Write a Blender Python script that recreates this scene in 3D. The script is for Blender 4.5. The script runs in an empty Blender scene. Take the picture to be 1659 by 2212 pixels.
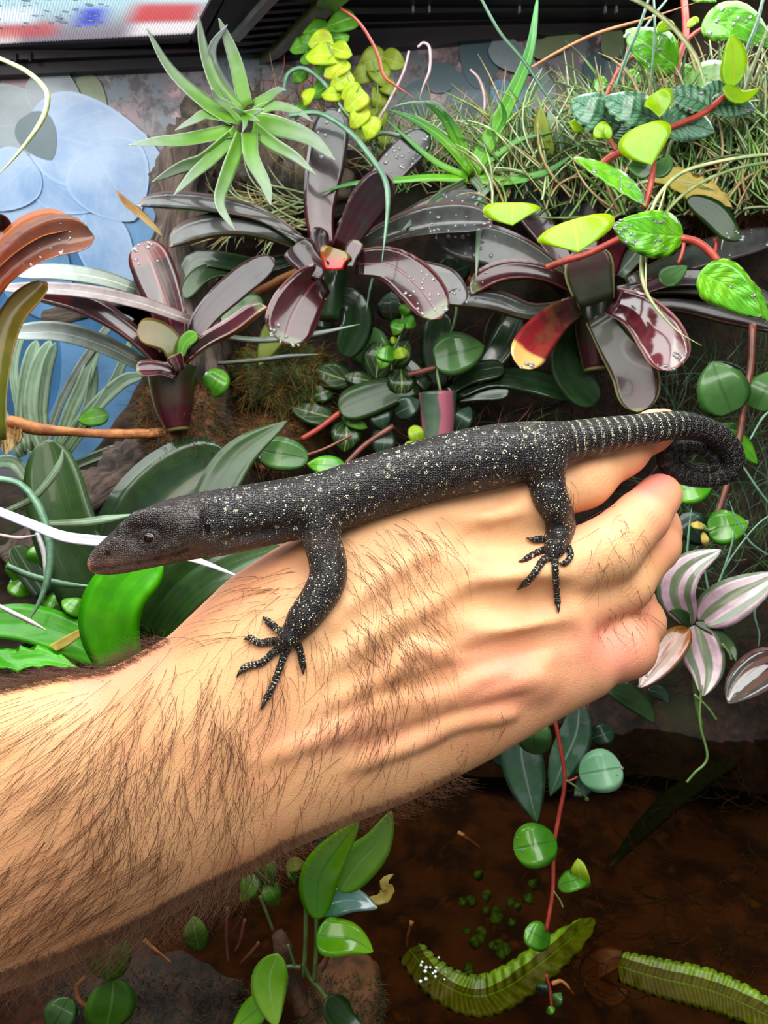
import bpy, math, random
import numpy as np
from mathutils import Vector, Matrix
random.seed(7); np.random.seed(7)
SC = bpy.context.scene
COL = SC.collection
# ------------------------------------------------------------------ camera
F = 1650.0; CX, CY = 829.5, 1106.0
PITCH = math.radians(15)
CAM = np.array([0.0, 0.0, 0.42])
RT = np.array([1.0, 0, 0]); FW = np.array([0, math.cos(PITCH), -math.sin(PITCH)]); UP = np.array([0, math.sin(PITCH), math.cos(PITCH)])
WZ = 0.09      # water level
BY = 0.62      # back panel
cd = bpy.data.cameras.new('camera'); cam = bpy.data.objects.new('camera', cd); COL.objects.link(cam)
cam.location = CAM; cam.rotation_euler = (math.radians(90) - PITCH, 0, 0)
cd.sensor_fit = 'VERTICAL'; cd.sensor_height = 36; cd.lens = F / 2212 * 36; cd.clip_start = 0.01
cd.dof.use_dof = True; cd.dof.focus_distance = 0.275; cd.dof.aperture_fstop = 26
SC.camera = cam
# ------------------------------------------------------------------ world, lights, exposure
w = bpy.data.worlds.new('room_air'); SC.world = w; w.use_nodes = True
w.node_tree.nodes['Background'].inputs[0].default_value = (0.93, 0.94, 1.0, 1)
w.node_tree.nodes['Background'].inputs[1].default_value = 0.4
def area(name, loc, target, sx, sy, power, col):
    l = bpy.data.lights.new(name, 'AREA'); l.shape = 'RECTANGLE'; l.size = sx; l.size_y = sy; l.energy = power; l.color = col
    o = bpy.data.objects.new(name, l); COL.objects.link(o); o.location = loc
    o.rotation_euler = (Vector(target) - Vector(loc)).to_track_quat('-Z', 'Y').to_euler(); return o
area('tank_lamp_light', (-0.03, 0.29, 0.60), (0.02, 0.40, 0.1), 0.75, 0.30, 6.9, (0.98, 1.0, 0.97))
area('rear_lamp_light', (0.0, 0.485, 0.60), (0.0, 0.50, 0.1), 0.9, 0.04, 1.15, (0.95, 0.97, 1.0))
area('room_light', (-0.18, -0.18, 0.86), (0.0, 0.3, 0.33), 0.45, 0.35, 3.4, (1.0, 0.90, 0.78))
SC.view_settings.view_transform = 'Standard'; SC.view_settings.look = 'None'
SC.view_settings.gamma = 1; SC.view_settings.use_curve_mapping = False; SC.view_settings.exposure = 0.0
SC.cycles.use_denoising = True; SC.cycles.max_bounces = 8; SC.cycles.transparent_max_bounces = 12
SC.cycles.caustics_reflective = False; SC.cycles.caustics_refractive = False
# ------------------------------------------------------------------ helpers
def C2W(p):
    p = np.asarray(p, float)
    return CAM + p[..., 0:1] * RT + p[..., 1:2] * UP + p[..., 2:3] * FW
def PC(x, y, d): return np.array([(x - CX) * d / F, (CY - y) * d / F, d])
def PW(x, y, d): return C2W(PC(x, y, d))
def DY(y, Y):  # depth on this pixel row at which the ray reaches plane Y
    v = (CY - y) / F
    return Y / (math.cos(PITCH) + v * math.sin(PITCH))
def DZ(y, z):
    v = (CY - y) / F
    return (z - CAM[2]) / (-math.sin(PITCH) + v * math.cos(PITCH))
def lin(c):
    return tuple(((v / 255) / 12.92 if v / 255 <= 0.04045 else ((v / 255 + 0.055) / 1.055) ** 2.4) for v in c) + (1.0,)
def tag(o, label=None, cat=None, group=None, kind=None):
    if label: o['label'] = label
    if cat: o['category'] = cat
    if group: o['group'] = group
    if kind: o['kind'] = kind
    return o
def empty(name, loc, label, cat, group=None):
    o = bpy.data.objects.new(name, None); COL.objects.link(o); o.location = loc; o.empty_display_size = 0.01
    return tag(o, label, cat, group)
def base_of(o):
    b = np.zeros(3)
    while o is not None:
        b = b + np.array(o.location); o = o.parent
    return b
def mesh(name, V, faces, mats, parent=None, midx=None, uv=None, smooth=True, attrs=None):
    V = np.asarray(V, float)
    o_loc = base_of(parent) if parent is not None else V.mean(0)
    me = bpy.data.meshes.new(name)
    if isinstance(faces, np.ndarray):
        nv = len(V); nf = len(faces); k = faces.shape[1]
        me.vertices.add(nv); me.vertices.foreach_set('co', (V - o_loc).astype(np.float32).ravel())
        me.loops.add(nf * k); me.loops.foreach_set('vertex_index', faces.astype(np.int32).ravel())
        me.polygons.add(nf); me.polygons.foreach_set('loop_start', np.arange(0, nf * k, k, dtype=np.int32))
        me.update(calc_edges=True)
    else:
        me.from_pydata((V - o_loc).tolist(), [], faces)
    if not isinstance(mats, (list, tuple)): mats = [mats]
    for m in mats: me.materials.append(m)
    if midx is not None: me.polygons.foreach_set('material_index', np.asarray(midx, np.int32))
    if smooth: me.polygons.foreach_set('use_smooth', np.ones(len(me.polygons), bool))
    if uv is not None:
        ul = me.uv_layers.new(name='UVMap')
        li = np.zeros(len(me.loops), np.int32); me.loops.foreach_get('vertex_index', li)
        ul.data.foreach_set('uv', np.asarray(uv, np.float32)[li].ravel())
    if attrs:
        for k, a in attrs.items():
            a = np.asarray(a, np.float32)
            if a.ndim == 1:
                at = me.attributes.new(k, 'FLOAT', 'POINT'); at.data.foreach_set('value', a)
            else:
                at = me.attributes.new(k, 'FLOAT_VECTOR', 'POINT'); at.data.foreach_set('vector', a.ravel())
    me.update()
    o = bpy.data.objects.new(name, me); COL.objects.link(o)
    if parent is not None: o.parent = parent
    else: o.location = o_loc
    return o
def cat(P, n):
    """catmull-rom through P (k x c), n samples"""
    P = np.asarray(P, float)
    if len(P) == 2: return P[0] + (P[1] - P[0]) * np.linspace(0, 1, n)[:, None]
    Q = np.vstack([2 * P[0] - P[1], P, 2 * P[-1] - P[-2]])
    t = np.linspace(0, len(P) - 1 - 1e-9, n); i = t.astype(int); f = (t - i)[:, None]
    a, b, c, d = Q[i], Q[i + 1], Q[i + 2], Q[i + 3]
    return 0.5 * (2 * b + (c - a) * f + (2 * a - 5 * b + 4 * c - d) * f * f + (3 * b - a - 3 * c + d) * f ** 3)
def nrm(v): return v / np.maximum(np.linalg.norm(v, axis=-1, keepdims=True), 1e-9)
# ------------------------------------------------------------------ node materials
class NT:
    def __init__(s, name):
        s.m = bpy.data.materials.new(name); s.m.use_nodes = True; s.t = s.m.node_tree; s.t.nodes.clear()
        s.out = s.t.nodes.new('ShaderNodeOutputMaterial')
    def n(s, ty, **k):
        nd = s.t.nodes.new(ty)
        for a, v in k.items(): setattr(nd, a, v)
        return nd
    def L(s, a, b): s.t.links.new(a, b)
    def put(s, sock, v):
        if hasattr(v, 'default_value') or isinstance(v, bpy.types.NodeSocket): s.L(v, sock)
        else: sock.default_value = v
    def math(s, op, a, b=0.0, c=0.0, clamp=False):
        nd = s.n('ShaderNodeMath', operation=op); nd.use_clamp = clamp
        s.put(nd.inputs[0], a); s.put(nd.inputs[1], b); s.put(nd.inputs[2], c); return nd.outputs[0]
    def mix(s, f, a, b, blend='MIX'):
        nd = s.n('ShaderNodeMix', data_type='RGBA', blend_type=blend)
        s.put(nd.inputs[0], f); s.put(nd.inputs[6], a); s.put(nd.inputs[7], b); return nd.outputs[2]
    def step(s, v, lo, hi):
        nd = s.n('ShaderNodeMapRange', interpolation_type='SMOOTHSTEP')
        s.put(nd.inputs[0], v); s.put(nd.inputs[1], lo); s.put(nd.inputs[2], hi); return nd.outputs[0]
    def noise(s, vec, scale, detail=3, rough=0.55):
        nd = s.n('ShaderNodeTexNoise'); nd.inputs['Scale'].default_value = scale; nd.inputs['Detail'].default_value = detail
        nd.inputs['Roughness'].default_value = rough
        if vec is not None: s.L(vec, nd.inputs['Vector'])
        return nd.outputs[0]
    def voro(s, vec, scale, feat='F1', rand=1.0, out='Distance'):
        nd = s.n('ShaderNodeTexVoronoi', feature=feat); nd.inputs['Scale'].default_value = scale
        nd.inputs['Randomness'].default_value = rand
        if vec is not None: s.L(vec, nd.inputs['Vector'])
        return nd.outputs[out]
    def obj(s): return s.n('ShaderNodeTexCoord').outputs['Object']
    def bump(s, h, strength=0.4, dist=0.001, normal=None):
        nd = s.n('ShaderNodeBump'); nd.inputs['Strength'].default_value = strength; nd.inputs['Distance'].default_value = dist
        s.L(h, nd.inputs['Height'])
        if normal is not None: s.L(normal, nd.inputs['Normal'])
        return nd.outputs[0]
    def pbr(s, col, rough=0.5, normal=None, coat=0.0, sss=0.0, trans=0.0, metal=0.0, spec=0.5, emis=None, es=0.0, tl=0.0, sscale=0.004, srad=(1, .35, .2)):
        b = s.n('ShaderNodeBsdfPrincipled')
        s.put(b.inputs['Base Color'], col); s.put(b.inputs['Roughness'], rough); s.put(b.inputs['Metallic'], metal)
        s.put(b.inputs['Specular IOR Level'], spec); s.put(b.inputs['Coat Weight'], coat); b.inputs['Coat Roughness'].default_value = 0.08
        s.put(b.inputs['Transmission Weight'], trans)
        if sss:
            b.inputs['Subsurface Weight'].default_value = sss; b.inputs['Subsurface Scale'].default_value = sscale
            b.inputs['Subsurface Radius'].default_value = srad
        if normal is not None: s.L(normal, b.inputs['Normal'])
        if emis is not None: s.put(b.inputs['Emission Color'], emis); s.put(b.inputs['Emission Strength'], es)
        o = b.outputs[0]
        if tl:
            t = s.n('ShaderNodeBsdfTranslucent'); s.put(t.inputs[0], col)
            if normal is not None: s.L(normal, t.inputs['Normal'])
            mx = s.n('ShaderNodeMixShader'); mx.inputs[0].default_value = tl
            s.L(o, mx.inputs[1]); s.L(t.outputs[0], mx.inputs[2]); o = mx.outputs[0]
        s.L(o, s.out.inputs[0]); return s.m
def mottled(name, c1, c2, scale=60, rough=0.7, bump=0.5, bscale=None, c3=None, coat=0.0, detail=5, bd=0.002, spec=0.4):
    s = NT(name); v = s.obj(); n1 = s.noise(v, scale, detail)
    col = s.mix(s.step(n1, 0.38, 0.62), lin(c1), lin(c2))
    if c3: col = s.mix(s.step(s.noise(v, scale * 2.7, 4), 0.55, 0.68), col, lin(c3))
    b = s.bump(s.noise(v, bscale or scale * 3, 6, 0.65), bump, bd)
    return s.pbr(col, rough, b, coat=coat, spec=spec)
def leafmat(name, c0, c1, mid=None, rim=None, stripe=None, sn=8, vein=None, vn=7, vk=1.2, vs=.4, rough=0.35, coat=0.25, tl=0.2, spot=None, noise=0.35, bump=0.35, corr=0, ss=0.75, tipc=None, spots=0.5, tp=.77):
    """c0 at the base, c1 at the tip; all patterns run in the leaf's own UV"""
    s = NT(name); uv = s.n('ShaderNodeTexCoord').outputs['UV']
    sp = s.n('ShaderNodeSeparateXYZ'); s.L(uv, sp.inputs[0]); u, v = sp.outputs[0], sp.outputs[1]
    au = s.math('ABSOLUTE', s.math('SUBTRACT', u, 0.5))
    ob = s.obj()
    n1 = s.noise(ob, 140, 4)
    vv = s.math('ADD', v, s.math('MULTIPLY', s.math('SUBTRACT', n1, 0.5), 0.5))
    col = s.mix(s.step(vv, 0.1, 0.9), lin(c0), lin(c1))
    if spot: col = s.mix(s.math('MULTIPLY', s.step(s.noise(ob, 90, 3), 0.47, 0.62), spots), col, lin(spot))
    col = s.mix(s.math('MULTIPLY', s.step(s.noise(ob, 320, 3), 0.35, 0.7), noise), col, (0, 0, 0, 1)) if noise > 0.5 else \
        s.mix(s.math('MULTIPLY', s.math('SUBTRACT', 1.0, s.step(n1, 0.3, 0.6)), noise), col, s.mix(1.0, col, (0.45, 0.5, 0.45, 1), 'MULTIPLY'))
    h = s.math('MULTIPLY', s.noise(ob, 500, 3), 0.25)
    if stripe:
        st = s.step(s.math('SINE', s.math('ADD', s.math('MULTIPLY', u, sn * 6.283), s.math('MULTIPLY', s.noise(ob, 40), 3.0))), -0.2, 0.5)
        col = s.mix(s.math('MULTIPLY', st, ss), col, lin(stripe)); h = s.math('ADD', h, s.math('MULTIPLY', st, 0.3))
    if vein:
        ph = s.math('SUBTRACT', s.math('MULTIPLY', v, vn * 1.0), s.math('MULTIPLY', au, vk * vn))
        tri = s.math('ABSOLUTE', s.math('SUBTRACT', s.math('FRACT', ph), 0.5))
        vm = s.math('SUBTRACT', 1.0, s.step(tri, 0.0, 0.13))
        vm = s.math('MULTIPLY', vm, s.step(s.math('SUBTRACT', 0.5, au), 0.0, 0.15))
        col = s.mix(s.math('MULTIPLY', vm, vs), col, lin(vein)); h = s.math('SUBTRACT', h, s.math('MULTIPLY', vm, 0.8))
    if corr:
        cw = s.math('SINE', s.math('SUBTRACT', s.math('MULTIPLY', v, corr * 6.283), s.math('MULTIPLY', au, 9.0)))
        cw = s.math('ADD', cw, s.math('MULTIPLY', s.noise(ob, 200), 1.5))
        h = s.math('ADD', h, s.math('MULTIPLY', cw, 1.2))
    if mid:
        mm = s.math('SUBTRACT', 1.0, s.step(au, 0.012, 0.045))
        col = s.mix(s.math('MULTIPLY', mm, 0.75), col, lin(mid)); h = s.math('SUBTRACT', h, mm)
    if tipc:
        col = s.mix(s.step(s.math('ADD', v, s.math('MULTIPLY', s.math('SUBTRACT', s.noise(ob, 60), 0.5), 0.08)), tp - .03, tp + .03), col, lin(tipc))
    if rim:
        ang = s.math('MAXIMUM', s.step(au, 0.44, 0.485), s.step(v, 0.965, 0.99))
        col = s.mix(ang, col, lin(rim))
    b = s.bump(h, bump, 0.0006)
    return s.pbr(col, rough, b, coat=coat, tl=tl, spec=0.32)
# ------------------------------------------------------------------ leaf and tube builders
def width(prof, t):
    if prof == 'strap':
        b = 0.62 + 0.38 * np.sin(np.pi * np.clip(t * 0.9 + 0.05, 0, 1)) ** 0.8
        e = np.clip((t - 0.8) / 0.2, 0, 1); return b * np.sqrt(np.clip(1 - e ** 2.4, 0, 1))
    if prof == 'paddle':   # bromeliad: narrower base, broad blunt end
        b = 0.6 + 0.4 * np.clip(t / 0.6, 0, 1) ** 1.2
        e = np.clip((t - 0.72) / 0.28, 0, 1); return b * np.sqrt(np.clip(1 - e ** 2.6, 0, 1))
    if prof == 'taper': return (1 - t) ** 0.75 * (0.75 + 0.6 * t)
    if prof == 'blade': return np.minimum(1, (1 - t) * 3) ** 0.7 * (0.8 + 0.2 * np.sin(np.pi * t))
    if prof == 'lance': return np.sin(np.pi * np.clip(t, 0, 1) ** 0.9) ** 0.85
    if prof == 'ovate': return np.clip(np.sin(np.pi * t ** 0.72), 0, 1) ** 0.7
    if prof == 'round': return np.sqrt(np.clip(1 - (2 * t - 1) ** 2, 0, 1))
    if prof == 'heart': return np.where(t < .3, np.sqrt(np.clip(1 - ((t - .3) / .32) ** 2, 0, 1)), np.clip(np.cos((t - .3) / .7 * np.pi / 2), 0, 1) ** .7)
    if prof == 'obov': return np.where(t < .6, np.sin(np.pi / 2 * np.clip(t / .6, 0, 1)) ** 1.15, np.sqrt(np.clip(1 - ((t - .6) / .4) ** 2, 0, 1)))
    return np.ones_like(t)
DROP = []
def drop_mat():
    if not DROP:
        s = NT('water_drop'); DROP.append(s.pbr((0.9, 0.95, 0.95, 1), 0.02, trans=0.85, spec=0.9, coat=0.5))
    return DROP[0]
def ico():
    V = [(0, 0, 1)]; Fc = []
    for r, z in ((0.75, 0.68), (1.0, 0.15), (0.9, -0.3)):
        V += [(r * math.cos(k * math.pi / 4), r * math.sin(k * math.pi / 4), z) for k in range(8)]
    Fc += [(0, 1 + k, 1 + (k + 1) % 8) for k in range(8)]
    for a in (1, 9): Fc += [(a + k, a + 8 + k, a + 8 + (k + 1) % 8, a + (k + 1) % 8) for k in range(8)]
    Fc += [tuple(range(24, 16, -1))]
    return np.array(V), Fc
def leaf(root, pts, w, prof, mats, D, roll=0, cup=0.15, wav=0.0, n=15, m=6, th=0.0005, drops=0, drange=(0.6, 1), name='leaf', label=None, roll2=None, wn=5, dr=(1.5, 4)):
    pts = np.array(pts, float)
    D = np.array(D, float) if hasattr(D, '__len__') else np.array([D, D])
    k = len(pts); tt = np.linspace(0, 1, k)
    dd = np.interp(tt, np.linspace(0, 1, len(D)), D)
    C = C2W(np.stack([(pts[:, 0] - CX) * dd / F, (CY - pts[:, 1]) * dd / F, dd], 1))
    if prof in ('round', 'ovate', 'heart', 'obov', 'lance', 'strap', 'paddle'):
        t = (1 - np.cos(np.linspace(0.04, 0.985, n) * np.pi)) / 2 if prof in ('round', 'ovate', 'heart', 'obov') else 1 - (1 - np.linspace(0.015, 0.995, n)) ** 1.35
    else: t = np.linspace(0, 0.992, n)
    S = cat(C, 60); S = np.stack([np.interp(t, np.linspace(0, 1, 60), S[:, i]) for i in range(3)], 1)
    T = nrm(np.gradient(S, axis=0)); tc = nrm(CAM - S)
    side = nrm(np.cross(T, tc)); up = nrm(np.cross(side, T)); up = up * np.sign((up * tc).sum(1, keepdims=True))
    r0 = math.radians(roll); r1 = math.radians(roll2 if roll2 is not None else roll)
    sz = side[:, 2].mean(); a = (r0 + (r1 - r0) * t)[:, None] * (1 if abs(sz) < .3 or sz < 0 else -1)  # a positive roll always turns the upper face up
    sd = side * np.cos(a) + up * np.sin(a); nn = up * np.cos(a) - side * np.sin(a)
    dep = (S - CAM) @ FW
    hw = np.maximum(width(prof, t) * w * 0.5, 0.6)[:, None] * dep[:, None] / F
    us = np.linspace(-1, 1, m + 1)
    ph = random.random() * 6
    rings, UVs = [], []
    for j, u in enumerate(us):
        z = cup * hw * (abs(u) ** 1.6) + wav * hw * (abs(u) ** 2) * np.sin(t * wn * 6.28 + ph + (u > 0) * 2)[:, None]
        rings.append(S + sd * hw * u + nn * (z + th * (1 - u * u))); UVs.append(np.stack([np.full(n, (u + 1) / 2), t], 1))
    for u in us[::-1][1:-1]:
        z = cup * hw * (abs(u) ** 1.6) + wav * hw * (abs(u) ** 2) * np.sin(t * wn * 6.28 + ph + (u > 0) * 2)[:, None]
        rings.append(S + sd * hw * u + nn * (z - th * (1 - u * u))); UVs.append(np.stack([np.full(n, (u + 1) / 2), t], 1))
    R = len(rings); V = np.stack(rings, 1).reshape(-1, 3); UVv = np.stack(UVs, 1).reshape(-1, 2)
    Fc, mi = [], []
    for i in range(n - 1):
        for j in range(R):
            j2 = (j + 1) % R
            Fc.append((i * R + j, i * R + j2, (i + 1) * R + j2, (i + 1) * R + j)); mi.append(0 if j < m else 1)
    Fc.append(tuple(range(R - 1, -1, -1))); Fc.append(tuple(range((n - 1) * R, n * R))); mi += [0, 0]
    if not isinstance(mats, (list, tuple)): mats = (mats, mats)
    o = mesh(name, V, Fc, list(mats), root, mi, UVv)
    if label: o['label'] = label
    if drops:
        iv, ifc = ico(); DV, DF = [], []
        for _ in range(drops):
            tq = random.uniform(*drange); i = int(min(n - 2, np.searchsorted(t, tq))); u = random.uniform(-0.75, 0.75)
            p = S[i] + (S[i + 1] - S[i]) * random.random() + sd[i] * hw[i] * u + nn[i] * (cup * hw[i] * abs(u) ** 1.6 + th)
            r = random.uniform(*dr) * dep[i] / F
            b = len(DV) * 25
            DV.append(p + r * (iv[:, :1] * sd[i] * random.uniform(.8, 1.5) + iv[:, 1:2] * T[i] * random.uniform(.8, 1.6) + iv[:, 2:3] * nn[i] * 0.6))
            DF += [tuple(b + q for q in f) for f in ifc]
        d = mesh('water_drops', np.vstack(DV), DF, drop_mat(), root); d.parent = o
        d['kind'] = 'stuff'
    return o
def tube(root, pts, r, mat, D=None, name='stem', sides=8, n=None, world=False, wob=0.0, label=None, flat=1.0):
    """r px radius (scalar or list)"""
    pts = np.array(pts, float); k = len(pts)
    if world: C = pts; rr = np.interp(np.linspace(0, 1, k), np.linspace(0, 1, len(np.atleast_1d(r))), np.atleast_1d(r))
    else:
        D = np.array(D, float) if hasattr(D, '__len__') else np.array([D, D])
        dd = np.interp(np.linspace(0, 1, k), np.linspace(0, 1, len(D)), D)
        C = C2W(np.stack([(pts[:, 0] - CX) * dd / F, (CY - pts[:, 1]) * dd / F, dd], 1))
        rr = np.interp(np.linspace(0, 1, k), np.linspace(0, 1, len(np.atleast_1d(r))), np.atleast_1d(r)) * dd / F
    n = n or max(6, 5 * k)
    S = cat(np.hstack([C, rr[:, None]]), n); rad = np.maximum(S[:, 3:4], 1e-5); S = S[:, :3]
    T = nrm(np.gradient(S, axis=0)); ref = nrm(CAM - S)
    a = nrm(np.cross(T, ref)); b = nrm(np.cross(a, T))
    V = []
    wj = np.array([np.convolve(np.random.randn(n + 4), np.ones(5) / 5, 'valid') for _ in range(sides)]) * wob * 2
    for j in range(sides):
        an = 2 * math.pi * j / sides
        V.append(S + rad * (1 + wj[j][:, None]) * (a * math.cos(an) + b * math.sin(an) * flat))
    V = np.stack(V, 1).reshape(-1, 3)
    Fc = [(i * sides + j, i * sides + (j + 1) % sides, (i + 1) * sides + (j + 1) % sides, (i + 1) * sides + j) for i in range(n - 1) for j in range(sides)]
    Fc += [tuple(range(sides - 1, -1, -1)), tuple(range((n - 1) * sides, n * sides))]
    uv = np.stack([np.tile(np.arange(sides) / sides, n), np.repeat(np.linspace(0, 1, n), sides)], 1)
    o = mesh(name, V, Fc, mat, root, uv=uv)
    if label: o['label'] = label
    return o
def strands(name, P, R, mat, parent=None, mids=None, mats=None):
    """P (N,k,3) world polylines, R (N,k) radii: 3-sided hairs joined in one mesh"""
    N, k, _ = P.shape
    T = nrm(np.gradient(P, axis=1)); ref = nrm(CAM - P)
    a = nrm(np.cross(T, ref)); b = nrm(np.cross(a, T))
    V = np.stack([P + R[..., None] * (a * math.cos(q) + b * math.sin(q)) for q in (math.pi / 2, math.pi / 2 + 2.094, math.pi / 2 + 4.189)], 2)
    idx = np.arange(N * k * 3).reshape(N, k, 3)
    Fs = [np.stack([idx[:, :-1, j], idx[:, :-1, (j + 1) % 3], idx[:, 1:, (j + 1) % 3], idx[:, 1:, j]], -1).reshape(-1, 4) for j in range(3)]
    Fc = np.concatenate(Fs); mi = None
    if mids is not None:
        m1 = np.repeat(mids, k - 1); mi = np.concatenate([m1] * 3)
    return mesh(name, V.reshape(-1, 3), Fc, mats or mat, parent, mi)
def slab(name, q, ext, mat, parent=None):
    """q: corner points (world), ext: extrusion vector"""
    q = np.array(q); e = np.array(ext); n = len(q)
    V = np.vstack([q, q + e]); Fc = [tuple(range(n)), tuple(range(2 * n - 1, n - 1, -1))] + [(i, (i + 1) % n, n + (i + 1) % n, n + i)[::-1] for i in range(n)]
    return mesh(name, V, Fc, mat, parent, smooth=False)
# ------------------------------------------------------------------ signed distance modelling
def smin(a, b, k):
    h = np.maximum(k - np.abs(a - b), 0) / k
    return np.minimum(a, b) - h * h * k * 0.25
class Sdf:
    def __init__(s): s.pr = []
    def cone(s, a, ra, b, rb, k=0.004, sub=False, sc=None):
        a = np.array(a, np.float32); b = np.array(b, np.float32); ab = b - a; L2 = float(ab @ ab) + 1e-12
        def f(P):
            t = np.clip(((P - a) @ ab) / L2, 0, 1)
            v = P - (a + t[..., None] * ab)
            if sc is not None: v = v / np.array(sc, np.float32)
            return np.sqrt((v * v).sum(-1)) - (ra + (rb - ra) * t)
        R = max(ra, rb) * (max(sc) if sc is not None else 1) + 2 * k + 0.002
        s.pr.append((f, np.minimum(a, b) - R, np.maximum(a, b) + R, k, sub)); return s
    def chain(s, nodes, k=0.004, kin=None, **kw):
        for p, q in zip(nodes[:-1], nodes[1:]): s.cone(p[:3], p[3], q[:3], q[3], k, **kw)
    def raw(s, f, lo, hi, k): s.pr.append((f, np.array(lo), np.array(hi), k, False))
    def at(s, P):
        P = np.asarray(P, np.float32); o = np.argsort(P[:, 0]); Q = P[o]; X = Q[:, 0]; d = np.full(len(P), 0.05, np.float32)
        for f, lo, hi, k, sub in s.pr:
            i0, i1 = np.searchsorted(X, lo[0]), np.searchsorted(X, hi[0])
            if i1 <= i0: continue
            B = Q[i0:i1]; m = np.where((B[:, 1] >= lo[1]) & (B[:, 1] <= hi[1]) & (B[:, 2] >= lo[2]) & (B[:, 2] <= hi[2]))[0]
            if len(m) == 0: continue
            v = f(B[m]); m = m + i0
            d[m] = -smin(-d[m], v, k) if sub else smin(d[m], v, k)
        r = np.empty_like(d); r[o] = d; return r
    def grad(s, P, e=2e-4):
        g = np.stack([s.at(P + np.eye(3)[i] * e) - s.at(P - np.eye(3)[i] * e) for i in range(3)], 1)
        return nrm(g)
    def hit(s, x, y, z0=0.225, z1=0.33, n=130):
        """depth at which the rays through pixels x, y first meet the surface"""
        x = np.atleast_1d(np.asarray(x, float)); y = np.atleast_1d(np.asarray(y, float))
        n = 130; zs = np.linspace(z0, z1, n)
        P = np.stack([(x - CX)[:, None] * zs / F, (CY - y)[:, None] * zs / F, np.tile(zs, (len(x), 1))], -1)
        d = s.at(P.reshape(-1, 3)).reshape(len(x), n); neg = d < 0
        i = np.argmax(neg, 1); ok = neg.any(1) & (i > 0); j = np.maximum(i, 1); r = np.arange(len(x))
        a, b = d[r, j - 1], d[r, j]
        return np.where(ok, zs[j - 1] + (zs[1] - zs[0]) * a / (a - b + 1e-9), np.nan)
    def surface(s, lo, hi, h, proj=2):
        lo = np.array(lo); nx, ny, nz = [int((hi[i] - lo[i]) / h) + 1 for i in range(3)]
        G = np.full((nx, ny, nz), 0.05, np.float32)
        ax = [np.float32(lo[i]) + np.arange((nx, ny, nz)[i], dtype=np.float32) * np.float32(h) for i in range(3)]
        for f, l, u, k, sub in s.pr:
            sl = []
            for i in range(3):
                a = max(0, int((l[i] - lo[i]) / h)); b = min((nx, ny, nz)[i], int((u[i] - lo[i]) / h) + 2); sl.append(slice(a, max(a, b)))
            if any(q.stop <= q.start for q in sl): continue
            P = np.stack(np.meshgrid(ax[0][sl[0]], ax[1][sl[1]], ax[2][sl[2]], indexing='ij'), -1)
            v = f(P); g = G[sl[0], sl[1], sl[2]]
            G[sl[0], sl[1], sl[2]] = -smin(-g, v, k) if sub else smin(g, v, k)
        S = G < 0
        c = S[:-1, :-1, :-1].astype(np.int8)
        tot = sum(S[i:nx - 1 + i, j:ny - 1 + j, l:nz - 1 + l].astype(np.int8) for i in (0, 1) for j in (0, 1) for l in (0, 1))
        act = (tot > 0) & (tot < 8); ids = np.full(act.shape, -1, np.int32); I = np.argwhere(act); ids[act] = np.arange(len(I))
        acc = np.zeros((len(I), 3)); cnt = np.zeros(len(I))
        cor = [(i, j, l) for i in (0, 1) for j in (0, 1) for l in (0, 1)]
        gv = {q: G[I[:, 0] + q[0], I[:, 1] + q[1], I[:, 2] + q[2]] for q in cor}
        for q in cor:
            for ax_ in range(3):
                if q[ax_] == 0:
                    r = list(q); r[ax_] = 1; r = tuple(r); a, b = gv[q], gv[r]; m = (a < 0) != (b < 0)
                    t = a[m] / (a[m] - b[m]); p = np.tile(np.array(q, float), (m.sum(), 1)); p[:, ax_] = t
                    acc[m] += p; cnt[m] += 1
        V = lo + (I + acc / cnt[:, None]) * h
        Fs = []
        for a in range(3):
            b, c2 = (a + 1) % 3, (a + 2) % 3
            s0 = [slice(1, -1)] * 3; s0[a] = slice(0, -1); s1 = [slice(1, -1)] * 3; s1[a] = slice(1, None)
            A, B = S[tuple(s0)], S[tuple(s1)]; E = np.argwhere(A != B); fl = A[A != B]
            E = E + np.array([0 if i == a else 1 for i in range(3)])
            ok = np.all(E < np.array(act.shape), axis=1); E = E[ok]; fl = fl[ok]
            def gid(db, dc):
                Q = E.copy(); Q[:, b] -= db; Q[:, c2] -= dc; return ids[Q[:, 0], Q[:, 1], Q[:, 2]]
            q = np.stack([gid(0, 0), gid(1, 0), gid(1, 1), gid(0, 1)], 1); q[~fl] = q[~fl][:, ::-1]
            Fs.append(q[(q >= 0).all(1)])
        Fc = np.concatenate(Fs)
        q = (V - lo) / h; qi = q.astype(int); qf = q - qi
        N = np.zeros_like(V)
        for dx, dy, dz in cor:
            a, b, c_ = [np.clip(qi[:, i] + dd, 1, (nx, ny, nz)[i] - 2) for i, dd in enumerate((dx, dy, dz))]
            wt = (qf[:, 0] if dx else 1 - qf[:, 0]) * (qf[:, 1] if dy else 1 - qf[:, 1]) * (qf[:, 2] if dz else 1 - qf[:, 2])
            g = np.stack([G[a + 1, b, c_] - G[a - 1, b, c_], G[a, b + 1, c_] - G[a, b - 1, c_], G[a, b, c_ + 1] - G[a, b, c_ - 1]], 1)
            N += wt[:, None] * g
        s.N = nrm(N)
        for _ in range(proj): V = V - np.clip(s.at(V), -h, h)[:, None] * s.N
        # camera space (x right, y up, z away) is left-handed: flip faces
        return V, Fc[:, ::-1]
from mathutils import noise as mnoise
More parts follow.
